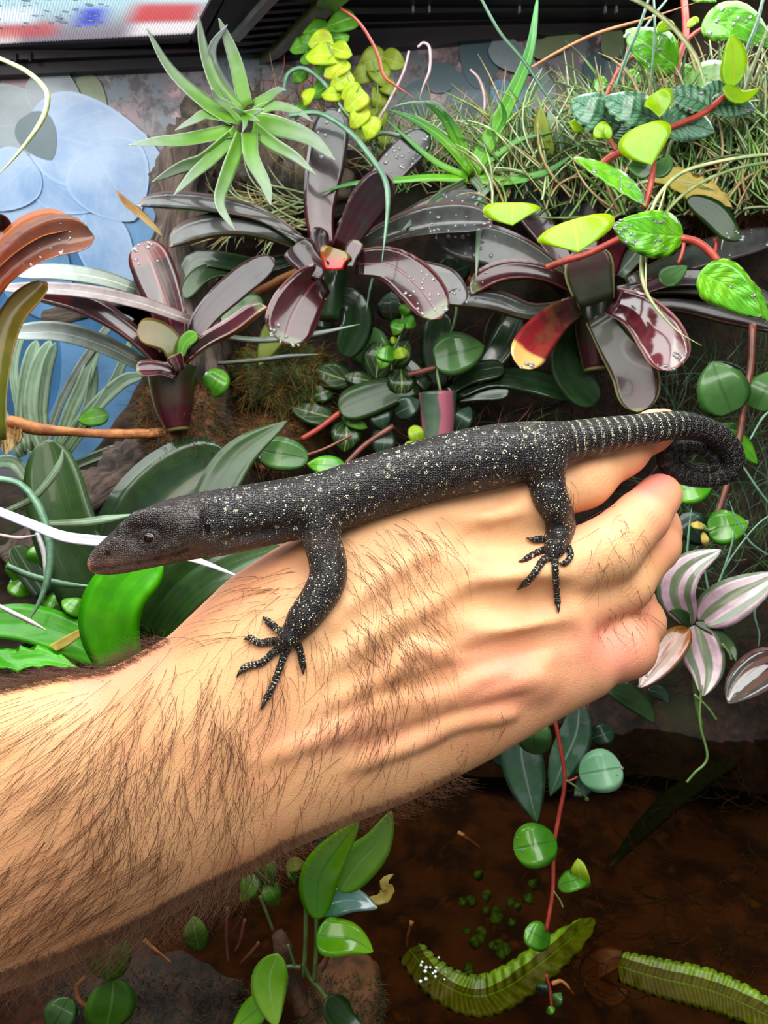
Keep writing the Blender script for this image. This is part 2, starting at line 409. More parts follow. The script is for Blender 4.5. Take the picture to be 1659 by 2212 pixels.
# ------------------------------------------------------------------ the terrarium
def onZ(x, y, z): return PW(x, y, DZ(y, z))
def onY(x, y, Y): return PW(x, y, DY(y, Y))
LZC = .596
s = NT('printed_backdrop'); ob = s.obj()
a = s.noise(ob, 22, 5); b = s.noise(ob, 75, 6, .7)
col = s.mix(s.step(a, .4, .6), lin((92, 104, 112)), lin((128, 98, 104)))
col = s.mix(s.step(b, .5, .6), col, lin((62, 50, 54))); col = s.mix(s.step(s.noise(ob, 60, 5, .7), .56, .64), col, lin((178, 140, 146)))
M_PRINT = s.pbr(col, .4, coat=.15)
wall = slab('wall_back', [onY(-500, -150, BY), onY(2200, -150, BY), onY(2200, 1700, BY), onY(-500, 1700, BY)], (0, .006, 0), M_PRINT); tag(wall, kind='structure', label='glossy back panel printed with a jungle of blue leaves')
def pm(name, c, c2=None):
    s = NT(name); ob = s.obj(); v = s.n('ShaderNodeTexCoord').outputs['UV']; sp = s.n('ShaderNodeSeparateXYZ'); s.L(v, sp.inputs[0])
    au = s.math('ABSOLUTE', s.math('SUBTRACT', sp.outputs[0], .5))
    col = s.mix(s.step(s.noise(ob, 30, 4), .35, .7), lin(c), lin(c2 or tuple(q * .85 for q in c)))
    vn = s.math('SUBTRACT', 1.0, s.step(s.math('ABSOLUTE', s.math('SUBTRACT', s.math('FRACT', s.math('SUBTRACT', s.math('MULTIPLY', sp.outputs[1], 6.0), s.math('MULTIPLY', au, 6.0))), .5)), 0, .05))
    col = s.mix(s.math('MULTIPLY', s.math('MAXIMUM', s.step(au, .44, .5), s.math('MULTIPLY', s.math('MAXIMUM', vn, s.math('SUBTRACT', 1.0, s.step(au, .0, .015))), .6)), .35), col, lin(tuple(min(255, q * 1.2) for q in c)))
    return s.pbr(col, .4, coat=.15)
PB = [pm('print_blue_glare', (138, 160, 188), (104, 136, 174)), pm('print_mid_blue', (84, 128, 168)), pm('print_deep_blue', (46, 96, 140)), pm('print_grey', (120, 132, 138)), pm('print_teal', (40, 74, 84)), pm('print_olive', (110, 122, 84))]  # first entry: pale glare of the glass painted into the leaf colour
dprint = [0]
def printed(x, y, L_, w_, ang, mi, prof='heart'):
    a = math.radians(ang); dx, dy = math.cos(a) * L_ / 2, -math.sin(a) * L_ / 2; dprint[0] += 1
    d = DY(y, BY - .0012 * (1 + dprint[0] % 6) - .0005)
    P0, P1 = onY(x - dx, y - dy, BY), onY(x + dx, y + dy, BY); Y = BY - .0006 - .0004 * (dprint[0] % 12)
    n = 22; t = (1 - np.cos(np.linspace(.01, .99, n) * np.pi)) / 2; hw = width(prof, t) * w_ / 2 * d / F
    ax = P1 - P0; ax[1] = 0; e = np.array([-ax[2], 0, ax[0]]) / np.linalg.norm(ax)
    V, UV_, Fc = [], [], []
    for i in range(n):
        for u in (-1, 0, 1): p = P0 + ax * t[i] + e * hw[i] * u; p[1] = Y; V.append(p); UV_.append(((u + 1) / 2, t[i]))
    for i in range(n - 1):
        for j in range(2): Fc.append((i * 3 + j, i * 3 + j + 1, i * 3 + j + 4, i * 3 + j + 3))
    return mesh('printed_leaf', V, Fc, PB[mi], wall, uv=UV_, smooth=False)
for a in [(60, 560, 420, 380, 90, 2), (200, 700, 420, 420, 80, 2), (150, 860, 500, 300, 0, 1), (40, 780, 260, 220, 60, 2), (300, 520, 240, 200, 100, 1), (60, 400, 260, 230, 200, 0), (40, 270, 200, 170, 10, 3),
          (130, 215, 150, 110, -40, 3), (215, 320, 300, 190, -15, 0), (90, 300, 110, 90, -60, 4), (250, 400, 180, 190, -60, 0), (20, 500, 240, 250, -100, 0), (150, 560, 290, 210, -95, 0), (190, 430, 210, 150, -25, 0), (205, 225, 130, 60, -70, 5), (300, 470, 150, 110, -130, 1),
          (120, 440, 200, 190, 170, 0), (70, 330, 170, 150, 160, 1), (255, 330, 150, 120, 30, 0), (180, 390, 230, 150, -8, 0), (95, 590, 180, 150, 70, 1), (240, 560, 200, 120, -70, 0), (20, 400, 150, 120, -140, 0), (260, 440, 120, 90, -120, 2), (160, 300, 150, 100, 150, 3), (290, 690, 180, 90, -40, 1), (1010, 205, 110, 90, 120, 4), (960, 170, 80, 60, 0, 4), (1040, 130, 90, 110, 20, 4), (1280, 160, 80, 44, -90, 4), (1120, 230, 110, 60, 80, 1),
          (1170, 200, 100, 60, 100, 3), (1320, 85, 90, 50, 90, 5), (1200, 100, 110, 40, 20, 5), (1110, 130, 120, 60, -30, 3), (900, 210, 90, 70, 60, 4), (1090, 200, 60, 50, 0, 1), (1230, 260, 70, 60, 40, 4)]: printed(*a)
M_BLACK = mottled('black_plastic', (14, 12, 14), (22, 18, 20), 20, .4, .15, coat=0, spec=.2)
M_PURP = mottled('black_plastic_glossy', (32, 20, 27), (20, 13, 18), 20, .35, .15, coat=.05, spec=.25)
M_GREY = mottled('grey_aluminium', (92, 96, 96), (120, 122, 120), 30, .3, .2, coat=.3)
M_OLV = mottled('olive_reflecting_bar', (74, 84, 40), (96, 108, 46), 30, .3, .2, coat=.3)
ceil = slab('ceiling', [(-.7, .10, .615), (.7, .10, .615), (.7, .66, .615), (-.7, .66, .615)], (0, 0, .01), M_BLACK); tag(ceil, kind='structure')
def rim(q, Y, t, m): o = slab('trim_1', [onY(x, y, Y) for x, y in q], (0, t, 0), m); tag(o, kind='structure'); return o
rim([(-400, 118), (446, 82), (446, 112), (-400, 146)], .600, .02, M_PURP); rim([(-400, 140), (446, 108), (446, 142), (-400, 180)], .608, .012, M_BLACK)
rim([(560, -90), (1760, -90), (1760, 14), (560, 34)], .585, .03, M_BLACK); rim([(600, 30), (1760, 8), (1760, 24), (600, 58)], .600, .018, M_PURP); rim([(600, 55), (1760, 18), (1760, 22), (600, 124)], .609, .010, M_PURP)
for x in (890, 925, 1120, 1306, 1330): rim([(x, -6), (x + 5, -6), (x + 5, 26), (x, 26)], .582, .004, M_GREY)
for x in (30, 62, 340): rim([(x, 116 - x * .06), (x + 5, 116 - x * .06), (x + 5, 134 - x * .06), (x, 136 - x * .06)], .598, .004, M_BLACK)
# lamp: ribbed diffuser in a black frame, lit strips shining through
lamp = empty('lamp', onZ(200, 40, LZC), 'rectangular lit lamp with a ribbed wet diffuser in a black frame', 'lamp')
s = NT('lit_diffuser'); uv = s.n('ShaderNodeTexCoord').outputs['UV']; sp = s.n('ShaderNodeSeparateXYZ'); s.L(uv, sp.inputs[0]); u, v = sp.outputs[0], sp.outputs[1]
def bandm(lo, hi, w_=.05): return s.math('MULTIPLY', s.step(v, lo - w_, lo + w_), s.math('SUBTRACT', 1.0, s.step(v, hi - w_, hi + w_)))
rib = s.math('ADD', .72, s.math('MULTIPLY', s.math('SINE', s.math('MULTIPLY', u, 560.0)), .28))
wh = s.noise(s.obj(), 30, 3)
col = s.mix(s.step(v, .15, .6), lin((150, 140, 150)), lin((190, 226, 232)))
def spot_(x0, x1, lo, hi, c, k=1.0):
    global col
    m_ = s.math('MULTIPLY', bandm(lo, hi), s.math('MULTIPLY', s.step(u, x0 - .05, x0 + .05), s.math('SUBTRACT', 1.0, s.step(u, x1 - .05, x1 + .05))))
    col = s.mix(s.math('MULTIPLY', m_, k), col, lin(c))
spot_(.75, 1.1, .1, .3, (250, 240, 240)); spot_(-.1, .3, .05, .25, (250, 235, 230), .8); spot_(.15, .45, .16, .34, (220, 60, 50), .7); spot_(.72, .98, .3, .55, (224, 44, 44), .9); spot_(.52, .62, .28, .5, (40, 50, 220), .95); spot_(.75, 1.1, .6, .8, (255, 250, 250)); spot_(-.1, .35, .33, .5, (235, 245, 250))
col = s.mix(s.math('MULTIPLY', s.math('SUBTRACT', 1.0, rib), 1.0), col, s.mix(1.0, col, (.35, .38, .42, 1), 'MULTIPLY'))
M_DIFF = s.pbr((.25, .27, .3, 1), .15, emis=col, es=1.15, coat=.5)
n = 520; A0, A1, B0, B1 = onZ(-120, 116, LZC), onZ(412, 84, LZC), onZ(-120, -120, LZC), onZ(492, -70, LZC)
V, UV_, Fc = [], [], []
for i in range(n):
    u_ = i / (n - 1); h = .0004 * math.sin(u_ * 560)
    for k in range(5):
        p = (A0 * (1 - u_) + A1 * u_) * (1 - k / 4) + (B0 * (1 - u_) + B1 * u_) * k / 4; V.append(p + np.array([0, 0, h])); UV_.append((u_, k / 4))
for i in range(n - 1):
    for k in range(4): Fc.append((i * 5 + k, i * 5 + k + 1, i * 5 + k + 6, i * 5 + k + 5))
dif = mesh('diffuser', V, Fc, M_DIFF, lamp, uv=UV_); dif['label'] = 'bright ribbed diffuser with red and blue glints'
iv, ifc = ico(); DV, DF = [], []
for _ in range(260):
    u_, w_ = random.random() ** 1.6 * .62, random.uniform(.25, 1); p = (A0 * (1 - u_) + A1 * u_) * (1 - w_) + (B0 * (1 - u_) + B1 * u_) * w_; r = random.uniform(.0006, .0022)
    b_ = len(DV) * 25; DV.append(p + iv * np.array([r * random.uniform(.7, 1.8), r * random.uniform(.7, 1.5), -r * .35])); DF += [tuple(b_ + q for q in f) for f in ifc]
dr = mesh('water_drops', np.vstack(DV), DF, drop_mat(), lamp); dr.parent = dif; dr['kind'] = 'stuff'
def ceilbar(q, h, m, parent=None, name='frame', dz=0.0): return slab(name, [onZ(x, y, LZC - .002 - dz) for x, y in q], (0, 0, h), m, parent)
ceilbar([(-120, 108), (412, 80), (418, 92), (-120, 120)], .012, M_PURP, lamp); ceilbar([(408, 92), (432, 92), (520, -70), (492, -70)], .014, M_BLACK, lamp)
vent = empty('ceiling_vent', onZ(620, 50, LZC), 'black slatted vent running diagonally between a grey and an olive bar', 'vent')
ceilbar([(440, 92), (500, 92), (640, -70), (520, -70)], .01, M_BLACK, vent)
ceilbar([(500, 88), (516, 92), (668, -70), (640, -70)], .016, M_GREY, vent, 'bar', .004)
ceilbar([(552, 148), (604, 124), (840, -70), (770, -70)], .016, M_OLV, vent, 'bar', .004)
for k in range(9):
    y0 = 118 - k * 17; x0 = 510 + (118 - y0) * .62; x1 = 575 + (118 - y0) * 1.12
    ceilbar([(x0 - 14, y0), (x1, y0 - 9), (x1 + 9, y0 - 16), (x0 - 8, y0 - 7)], .01, M_BLACK, vent, 'slat', .001)
# ------------------------------------------------------------------ planted bank, pond
s = NT('soil'); ob = s.obj(); n1 = s.noise(ob, 16, 5); n2 = s.noise(ob, 90, 6, .7)
col = s.mix(s.step(n2, .35, .7), lin((24, 17, 13)), lin((66, 45, 30))); col = s.mix(s.math('MULTIPLY', s.step(n1, .52, .66), .7), col, lin((46, 52, 22)))
M_SOIL = s.pbr(col, .85, s.bump(n2, .9, .004))
edge = [(-500, 1090), (60, 1080), (230, 960), (330, 800), (390, 470), (470, 380), (640, 300), (720, 330), (860, 345), (1000, 350), (1150, 345), (1290, 300), (1400, 235), (1460, 130), (1490, -60), (2300, -60)]
ex = np.arange(-500, 2301, 20); ey = np.interp(ex, [e[0] for e in edge], [e[1] for e in edge]); NR = 60
V, Fc = [], []
for i, x in enumerate(ex):
    for j in range(NR):
        y = ey[i] + (1640 - ey[i]) * (j / (NR - 1)) ** .95 if j else ey[i]
        p = onY(x, y, .572); q = Vector(p * 14); h = mnoise.fractal(q, .8, 2.1, 5) * .022
        rt = max(0, (x - 1400) / 300); p = p + np.array([0, -h - .012 * j / NR * 2 - .035 * min(1, rt), h * .4]); V.append(p)
    p = onY(x, ey[i], .572); V.append(p + np.array([0, .046, .004]))
for i in range(len(ex) - 1):
    a = i * (NR + 1); b = a + NR + 1
    for j in range(NR - 1): Fc.append((a + j, a + j + 1, b + j + 1, b + j))
    Fc.append((a + NR, a, b, b + NR))
bank = mesh('soil_bank', V, Fc, M_SOIL); tag(bank, kind='structure', label='dark planted bank of soil and cork behind the plants')
M_FLOOR = mottled('pond_floor', (44, 26, 12), (92, 56, 24), 30, .9, .8, 120, (96, 62, 26))
g = np.linspace(-.7, .7, 60); gy = np.linspace(-.05, .62, 40); V = [(x, y, .02 + .018 * mnoise.noise(Vector((x * 9, y * 9, 0))) + .006 * mnoise.noise(Vector((x * 50, y * 50, 3)))) for x in g for y in gy]
Fc = [(i * 40 + j, i * 40 + j + 1, (i + 1) * 40 + j + 1, (i + 1) * 40 + j) for i in range(59) for j in range(39)]
fl = mesh('floor', V, Fc, M_FLOOR); tag(fl, kind='structure')
s = NT('pond_water'); nb = s.bump(s.noise(s.obj(), 26, 2), .06, .004)
gl = s.n('ShaderNodeBsdfGlossy'); gl.inputs['Roughness'].default_value = .02; s.L(nb, gl.inputs['Normal'])
tr = s.n('ShaderNodeBsdfTransparent'); tr.inputs[0].default_value = (.62, .5, .36, 1)
fr = s.n('ShaderNodeFresnel'); fr.inputs[0].default_value = 1.33; s.L(nb, fr.inputs['Normal'])
mx = s.n('ShaderNodeMixShader'); s.L(fr.outputs[0], mx.inputs[0]); s.L(tr.outputs[0], mx.inputs[1]); s.L(gl.outputs[0], mx.inputs[2]); s.L(mx.outputs[0], s.out.inputs[0]); M_WATER = s.m
wt = mesh('pond_water', [(-.7, -.05, WZ), (.7, -.05, WZ), (.7, .62, WZ), (-.7, .62, WZ)], [(0, 1, 2, 3)], M_WATER, smooth=False); tag(wt, kind='structure', label='still brown pond water')
for nm, x in (('wall_left', -.70), ('wall_right', .70)):
    tag(slab(nm, [(x, .05, 0), (x, .64, 0), (x, .64, .62), (x, .05, .62)], (.004, 0, 0), M_BLACK), kind='structure')
# ------------------------------------------------------------------ the arm and hand
HA = math.radians(24.5); EA = np.array([math.cos(HA), math.sin(HA)]); EB = np.array([-math.sin(HA), math.cos(HA)])
def zc_of(s): return np.interp(s, [-.17, -.06, .0, .05, .09], [.272, .276, .279, .283, .286])
top_px = [(-420, 1640), (-200, 1548), (0, 1488), (120, 1462), (250, 1437), (370, 1372), (500, 1247), (600, 1182), (680, 1138), (760, 1085), (860, 1040), (980, 1005), (1090, 975), (1200, 960)]
bot_px = [(-260, 2260), (-60, 2150), (0, 2112), (160, 2052), (300, 1990), (420, 1925), (540, 1868), (640, 1812), (770, 1762), (900, 1715), (1050, 1642), (1160, 1582), (1260, 1528), (1330, 1492), (1400, 1462)]
def sb(pts):
    out = []
    for x, y in pts:
        c = PC(x, y, .279)[:2]; out.append((c @ EA, c @ EB))
    return np.array(out)
TP, BP = sb(top_px), sb(bot_px)
hs = np.linspace(-.185, .09, 300)
def sm(y, k=13): return np.convolve(np.pad(y, k // 2, mode='edge'), np.hanning(k + 2)[1:-1] / np.hanning(k + 2)[1:-1].sum(), 'valid')
h_top = sm(np.interp(hs, TP[:, 0], TP[:, 1])); h_bot = sm(np.interp(hs, BP[:, 0], BP[:, 1]))
h_b = np.interp(hs, [-.185, -.09, -.055, -.02, .03, .075], [.037, .033, .027, .021, .0175, .0135])
def palm(P):
    s = P[..., 0] * np.float32(EA[0]) + P[..., 1] * np.float32(EA[1]); t = P[..., 0] * np.float32(EB[0]) + P[..., 1] * np.float32(EB[1])
    sc = np.clip(s, -.184, .044)
    tp = np.interp(sc, hs, h_top).astype(np.float32); bt = np.interp(sc, hs, h_bot).astype(np.float32); b = np.interp(sc, hs, h_b).astype(np.float32)
    c = (tp + bt) / 2; a = (tp - bt) / 2
    # the back of the hand slopes away towards the index side and the heel
    z = P[..., 2] - np.interp(sc, [-.17, -.06, .0, .05, .09], [.272, .276, .279, .283, .286]).astype(np.float32)
    u = (t - c) / a; v = z / b
    k0 = (np.abs(u) ** 2.15 + np.abs(v) ** 2.15 + 1e-9) ** (1 / 2.15); k1 = np.sqrt((u / a) ** 2 + (v / b) ** 2) + 1e-6
    d = np.clip(k0 * (k0 - 1) / k1, -b, None)
    e = s - sc
    return np.where(e == 0, d, np.sqrt(np.maximum(d + .006, 0) ** 2 + e * e) - .006)
H = Sdf()
H.raw(palm, (-.2, -.2, .2), (.12, .08, .345), .002)
def pxn(l): return [tuple(PC(x, y, d)) + (r * d / F,) for x, y, d, r in l]
H.chain(pxn([(1020, 1120, .2835, 60), (1150, 1082, .2825, 62), (1260, 1035, .285, 59), (1345, 976, .290, 48), (1410, 931, .298, 40), (1432, 919, .303, 36)]), .005)
H.chain(pxn([(1060, 1275, .2805, 76), (1190, 1234, .2775, 76)]), .006)
H.chain(pxn([(1190, 1234, .2775, 76), (1310, 1190, .276, 72), (1385, 1118, .283, 58), (1424, 1071, .296, 48)]), .002)
H.chain(pxn([(1050, 1375, .2815, 72), (1200, 1330, .281, 68), (1345, 1262, .284, 60)]), .005)
H.chain(pxn([(1345, 1262, .284, 60), (1415, 1180, .297, 50), (1432, 1140, .309, 43)]), .0035)
H.chain(pxn([(1060, 1490, .284, 66), (1200, 1448, .284, 66), (1345, 1396, .287, 68)]), .006)
H.chain(pxn([(1345, 1396, .287, 68), (1378, 1345, .303, 54), (1370, 1300, .318, 46)]), .004)
# thumb folded behind the palm
H.chain(pxn([(600, 1340, .296, 90), (800, 1290, .308, 78), (930, 1260, .316, 62), (1030, 1225, .318, 50)]), .012)
def front(x, y, off=0.0):
    z = H.hit([x], [y])[0]; return z if z == z else .28
# knuckles, tendons and veins stand proud of the back of the hand
for x, y, r in ((1150, 1092, 44), (1165, 1245, 54), (1165, 1358, 46), (1150, 1462, 40)):
    z = front(x, y); q = PC(x, y, z + r * .28 / F * .8); H.cone(q, r * .28 / F, q + 1e-4, r * .28 / F, .006)
for pl, r in (([(700, 1440), (860, 1340), (1010, 1275), (1150, 1235)], 13), ([(700, 1520), (880, 1440), (1030, 1385), (1160, 1350)], 12),
              ([(700, 1590), (880, 1535), (1040, 1490), (1150, 1460)], 12), ([(640, 1400), (800, 1270), (960, 1170), (1130, 1095)], 11),
              ([(560, 1640), (700, 1585), (830, 1520), (960, 1500), (1060, 1450), (1180, 1410)], 9), ([(760, 1650), (900, 1600), (980, 1560), (1100, 1540)], 8),
              ([(850, 1450), (900, 1400), (1000, 1420), (1090, 1400)], 7)):
    S_ = cat([(x, y, 0) for x, y in pl], 14); zz = H.hit(S_[:, 0], S_[:, 1]); zz = sm(zz, 5)
    H.chain([tuple(PC(a[0], a[1], z + r * .28 / F * 1.15)) + (r * .28 / F,) for a, z in zip(S_, zz)], .0045)
# hollows between the tendons
for pl, r in (([(1000, 1420), (1110, 1408), (1230, 1378)], 20), ([(1000, 1300), (1120, 1305), (1230, 1290)], 20), ([(960, 1150), (1060, 1170), (1170, 1165)], 22)):
    S_ = cat([(x, y, 0) for x, y in pl], 8); zz = H.hit(S_[:, 0], S_[:, 1])
    for (p, z), (q, z2) in zip(list(zip(S_, zz))[:-1], list(zip(S_, zz))[1:]):
        H.cone(PC(p[0], p[1], z - r * .28 / F * .7), r * .28 / F * .7, PC(q[0], q[1], z2 - r * .28 / F * .7), r * .28 / F * .7, .008, sub=True)
s = NT('skin'); ob = s.obj()
n1 = s.noise(ob, 28, 4); n2 = s.noise(ob, 120, 5); n3 = s.noise(ob, 900, 3)
col = s.mix(s.step(n1, 0.35, 0.68), lin((222, 170, 122)), lin((212, 152, 106)))
col = s.mix(s.math('MULTIPLY', s.step(n2, 0.5, 0.72), 0.3), col, lin((214, 142, 112)))
at = s.n('ShaderNodeAttribute', attribute_name='flush_toplit'); col = s.mix(at.outputs['Fac'], col, lin((232, 138, 122)))
col = s.mix(s.math('MULTIPLY', s.step(s.noise(ob, 2200, 2), 0.55, 0.75), 0.12), col, lin((190, 120, 85)))
cr = s.voro(ob, 1100, 'DISTANCE_TO_EDGE'); ht = s.math('ADD', s.math('MULTIPLY', s.step(cr, 0.0, 0.12), 0.5), s.math('MULTIPLY', n3, 0.8))
at2 = s.n('ShaderNodeAttribute', attribute_name='crease'); ht = s.math('SUBTRACT', ht, s.math('MULTIPLY', at2.outputs['Fac'], 2.0))
col = s.mix(s.math('MULTIPLY', at2.outputs['Fac'], 0.25), col, lin((170, 95, 65)))
M_SKIN = s.pbr(col, 0.46, s.bump(ht, 0.35, 0.0004), sss=0.2, sscale=0.004, spec=0.35)
person = empty('person', C2W(PC(760, 1480, .28)), 'bare hairy forearm and hand reaching in from the left under the black lizard', 'person')
HV, HF = H.surface((-.2, -.195, .232), (.118, .065, .335), .0012)
def toPx(V): return V[:, 0] / V[:, 2] * F + CX, CY - V[:, 1] / V[:, 2] * F
hx, hy = toPx(HV)
def blob(x, y, rx, ry): return np.exp(-(((hx - x) / rx) ** 2 + ((hy - y) / ry) ** 2))
hn = H.N
toplit_edge = np.clip(hn[:, 1] * 1.0 - 0.45, 0, 1) * (hx > 150) * 1.3  # pink light from above, painted into the upward-facing skin
flush_toplit = .75 * blob(1330, 1400, 110, 75) + .45 * blob(1080, 1430, 110, 50) + .35 * blob(1100, 1510, 140, 45) + .6 * blob(1420, 1040, 60, 60) + .5 * blob(1400, 900, 90, 35) + .3 * blob(780, 1590, 200, 40) + .3 * blob(1440, 1160, 40, 60) + .8 * toplit_edge  # reddened knuckles and fingers, plus the painted light along the top edge
cre = np.zeros(len(HV))
for cx_, cy_, ang, ln, cnt, gap in ((1345, 1150, 50, 55, 5, 9), (1350, 1270, 50, 40, 4, 9), (1290, 1020, 60, 40, 4, 9), (1400, 1110, 50, 35, 3, 8), (1400, 945, 55, 25, 3, 7), (1355, 1385, 60, 45, 4, 9), (1395, 1200, 50, 30, 3, 8)):
    a = math.radians(ang); dx, dy = hx - cx_, hy - cy_; al = dx * math.cos(a) + dy * math.sin(a); ac = -dx * math.sin(a) + dy * math.cos(a)
    ac = ac + al * al * .002
    for k in range(cnt):
        o_ = (k - (cnt - 1) / 2) * gap
        cre += np.exp(-((ac - o_) / 2.6) ** 2) * np.exp(-(al / ln) ** 2) * .6
arm = mesh('arm_and_hand', C2W(HV), HF, M_SKIN, person, attrs={'flush_toplit': np.clip(flush_toplit, 0, 1), 'crease': np.clip(cre, 0, 1)})
# ---- body hair
def inpoly(x, y, poly):
    c = np.zeros(len(x), bool); n = len(poly)
    for i in range(n):
        (x1, y1), (x2, y2) = poly[i], poly[(i + 1) % n]
        m = ((y1 > y) != (y2 > y)); c ^= m & (x < (x2 - x1) * (y - y1) / ((y2 - y1) + 1e-9) + x1)
    return c
hairP, hairR, hairM = [], [], []
def grow(x, y, d0, d1, ln, lift, rad, mid=0, jit=.35, k=9, lj=.45, lc=2.6):
    x = np.asarray(x, float); y = np.asarray(y, float)
    z = H.hit(x, y); ok = z == z; x, y, z = x[ok], y[ok], z[ok]; n = len(x)
    if n == 0: return
    P = np.stack([(x - CX) * z / F, (CY - y) * z / F, z], 1)
    N = H.grad(P); L = ln * (1 + lj * (np.random.rand(n) * 2 - 1)) * .28 / F
    a0 = np.arctan2(-d0[1], d0[0]) + np.random.randn(n) * jit; a1 = np.arctan2(-d1[1], d1[0]) + np.random.randn(n) * jit
    da = (a1 - a0 + np.pi) % (2 * np.pi) - np.pi
    lf = lift * (.5 + np.random.rand(n)) * .28 / F
    pts = [P - N * .0003]; cur = P.copy()
    for i in range(1, k):
        f = i / (k - 1); a = a0 + da * f
        T = np.stack([np.cos(a), np.sin(a), np.zeros(n)], 1); T = T - (T * N).sum(1, keepdims=True) * N; T = nrm(T)
        cur = cur + T * (L / (k - 1))[:, None] + N * (lf * math.cos(f * lc) / (k - 1) * 1.6)[:, None]
        d = H.at(cur); cur = cur + N * np.clip(.00022 - d, 0, .01)[:, None]
        pts.append(cur.copy())
    A = np.stack(pts, 1); hairP.append(C2W(A))
    hairR.append((rad * (1 - np.linspace(0, 1, k) ** 2 * .8))[None, :].repeat(n, 0) * (.7 + .6 * np.random.rand(n, 1)))
    hairM.append(np.full(n, mid) if not hasattr(mid, '__len__') else np.asarray(mid)[:n])
def scatter(poly, n):
    xs = [p[0] for p in poly]; ys = [p[1] for p in poly]
    x = np.random.uniform(min(xs), max(xs), n * 3); y = np.random.uniform(min(ys), max(ys), n * 3)
    m = inpoly(x, y, poly); return x[m][:n], y[m][:n]
R0 = .000066
def clumps(poly, n, d0, d1, ln, lift, jit, per=4, sp=24, rad=R0):
    n = int(n * .55); ln *= 1.35; jit *= .8
    cxs, cys = scatter(poly, max(1, n // per))
    x = np.repeat(cxs, per) + np.random.randn(len(cxs) * per) * sp; y = np.repeat(cys, per) + np.random.randn(len(cxs) * per) * sp
    grow(x, y, d0, d1, ln, lift, rad, 0, jit)
clumps([(0, 1520), (200, 1490), (330, 1600), (240, 1950), (0, 2080)], 520, (-.35, .9), (-.95, .45), 120, 14, .22)
clumps([(180, 1500), (420, 1420), (560, 1560), (520, 1780), (300, 1900), (160, 1800)], 620, (.25, .95), (-.75, .65), 125, 16, .3)
clumps([(0, 1900), (300, 1780), (420, 1900), (0, 2090)], 300, (-.6, .6), (-.95, .25), 110, 12, .25)
clumps([(430, 1400), (560, 1330), (700, 1560), (640, 1750), (480, 1800)], 260, (.1, .95), (-.6, .7), 85, 14, .4)
clumps([(640, 1560), (860, 1460), (900, 1660), (700, 1740)], 190, (.0, .95), (-.6, .7), 60, 10, .4)
clumps([(730, 1180), (930, 1110), (1000, 1250), (920, 1420), (740, 1420)], 330, (.75, .5), (-.1, 1), 88, 14, .25, 6, 22)
clumps([(660, 1380), (860, 1330), (900, 1500), (700, 1540)], 170, (.3, .9), (-.4, .9), 75, 12, .35)
clumps([(400, 1380), (560, 1250), (660, 1230), (640, 1330), (500, 1420)], 90, (-.9, .1), (-.8, .5), 70, 10, .4)
clumps([(1280, 1120), (1370, 1120), (1390, 1210), (1290, 1240)], 60, (.1, 1), (-.4, .8), 62, 12, .9, 3, 18)
clumps([(1290, 1310), (1400, 1270), (1400, 1330), (1310, 1370)], 60, (.4, .8), (.2, .8), 42, 9, .6, 3, 14)
clumps([(1200, 975), (1240, 1010), (1235, 1080), (1215, 1080)], 26, (.3, 1), (-.3, 1), 45, 8, .4, 3, 8)
clumps([(950, 1620), (1200, 1500), (1300, 1470), (1250, 1520), (1000, 1650)], 50, (.2, 1), (-.5, .8), 26, 5, .6)
# fringes along the two silhouettes of the arm
def fringe(pl, n, inset, sgn, d0, d1, ln, lift, jit, rad=R0 * .8):
    S_ = cat([(x, y) for x, y in pl], 200); i = np.random.randint(0, 200, n); b = S_[i]
    off = np.abs(np.random.randn(n)) * inset
    grow(b[:, 0] + np.random.randn(n) * 4, b[:, 1] + sgn * (3 + off), d0, d1, ln, lift, rad, 0, jit, lc=1.3)
fringe([(0, 1490), (120, 1464), (250, 1440), (372, 1374)], 420, 6, 1, (-.8, -.45), (-.98, .1), 75, 22, .22)
fringe([(0, 1490), (120, 1464), (250, 1440), (330, 1400)], 160, 5, 1, (.2, -.9), (-.9, -.3), 48, 30, .5)
fringe([(-20, 2115), (160, 2052), (300, 1990), (420, 1925), (540, 1868)], 680, 6, -1, (-.3, .9), (-.9, .5), 85, 48, .6)
fringe([(540, 1868), (640, 1812), (770, 1762), (900, 1715), (990, 1670)], 420, 6, -1, (.1, .9), (.9, .0), 52, 26, .7)
fringe([(-20, 2115), (160, 2052), (300, 1990), (420, 1925), (540, 1868), (640, 1812)], 350, 8, -1, (.2, .9), (.7, .6), 50, 50, .9)
s = NT('arm_hair'); M_HAIR = s.pbr(lin((92, 58, 36)), 0.45, spec=0.5)
hair = strands('arm_hair', np.concatenate(hairP), np.concatenate(hairR), M_HAIR, person); hair['kind'] = 'stuff'
hair['label'] = 'fine dark brown hair'
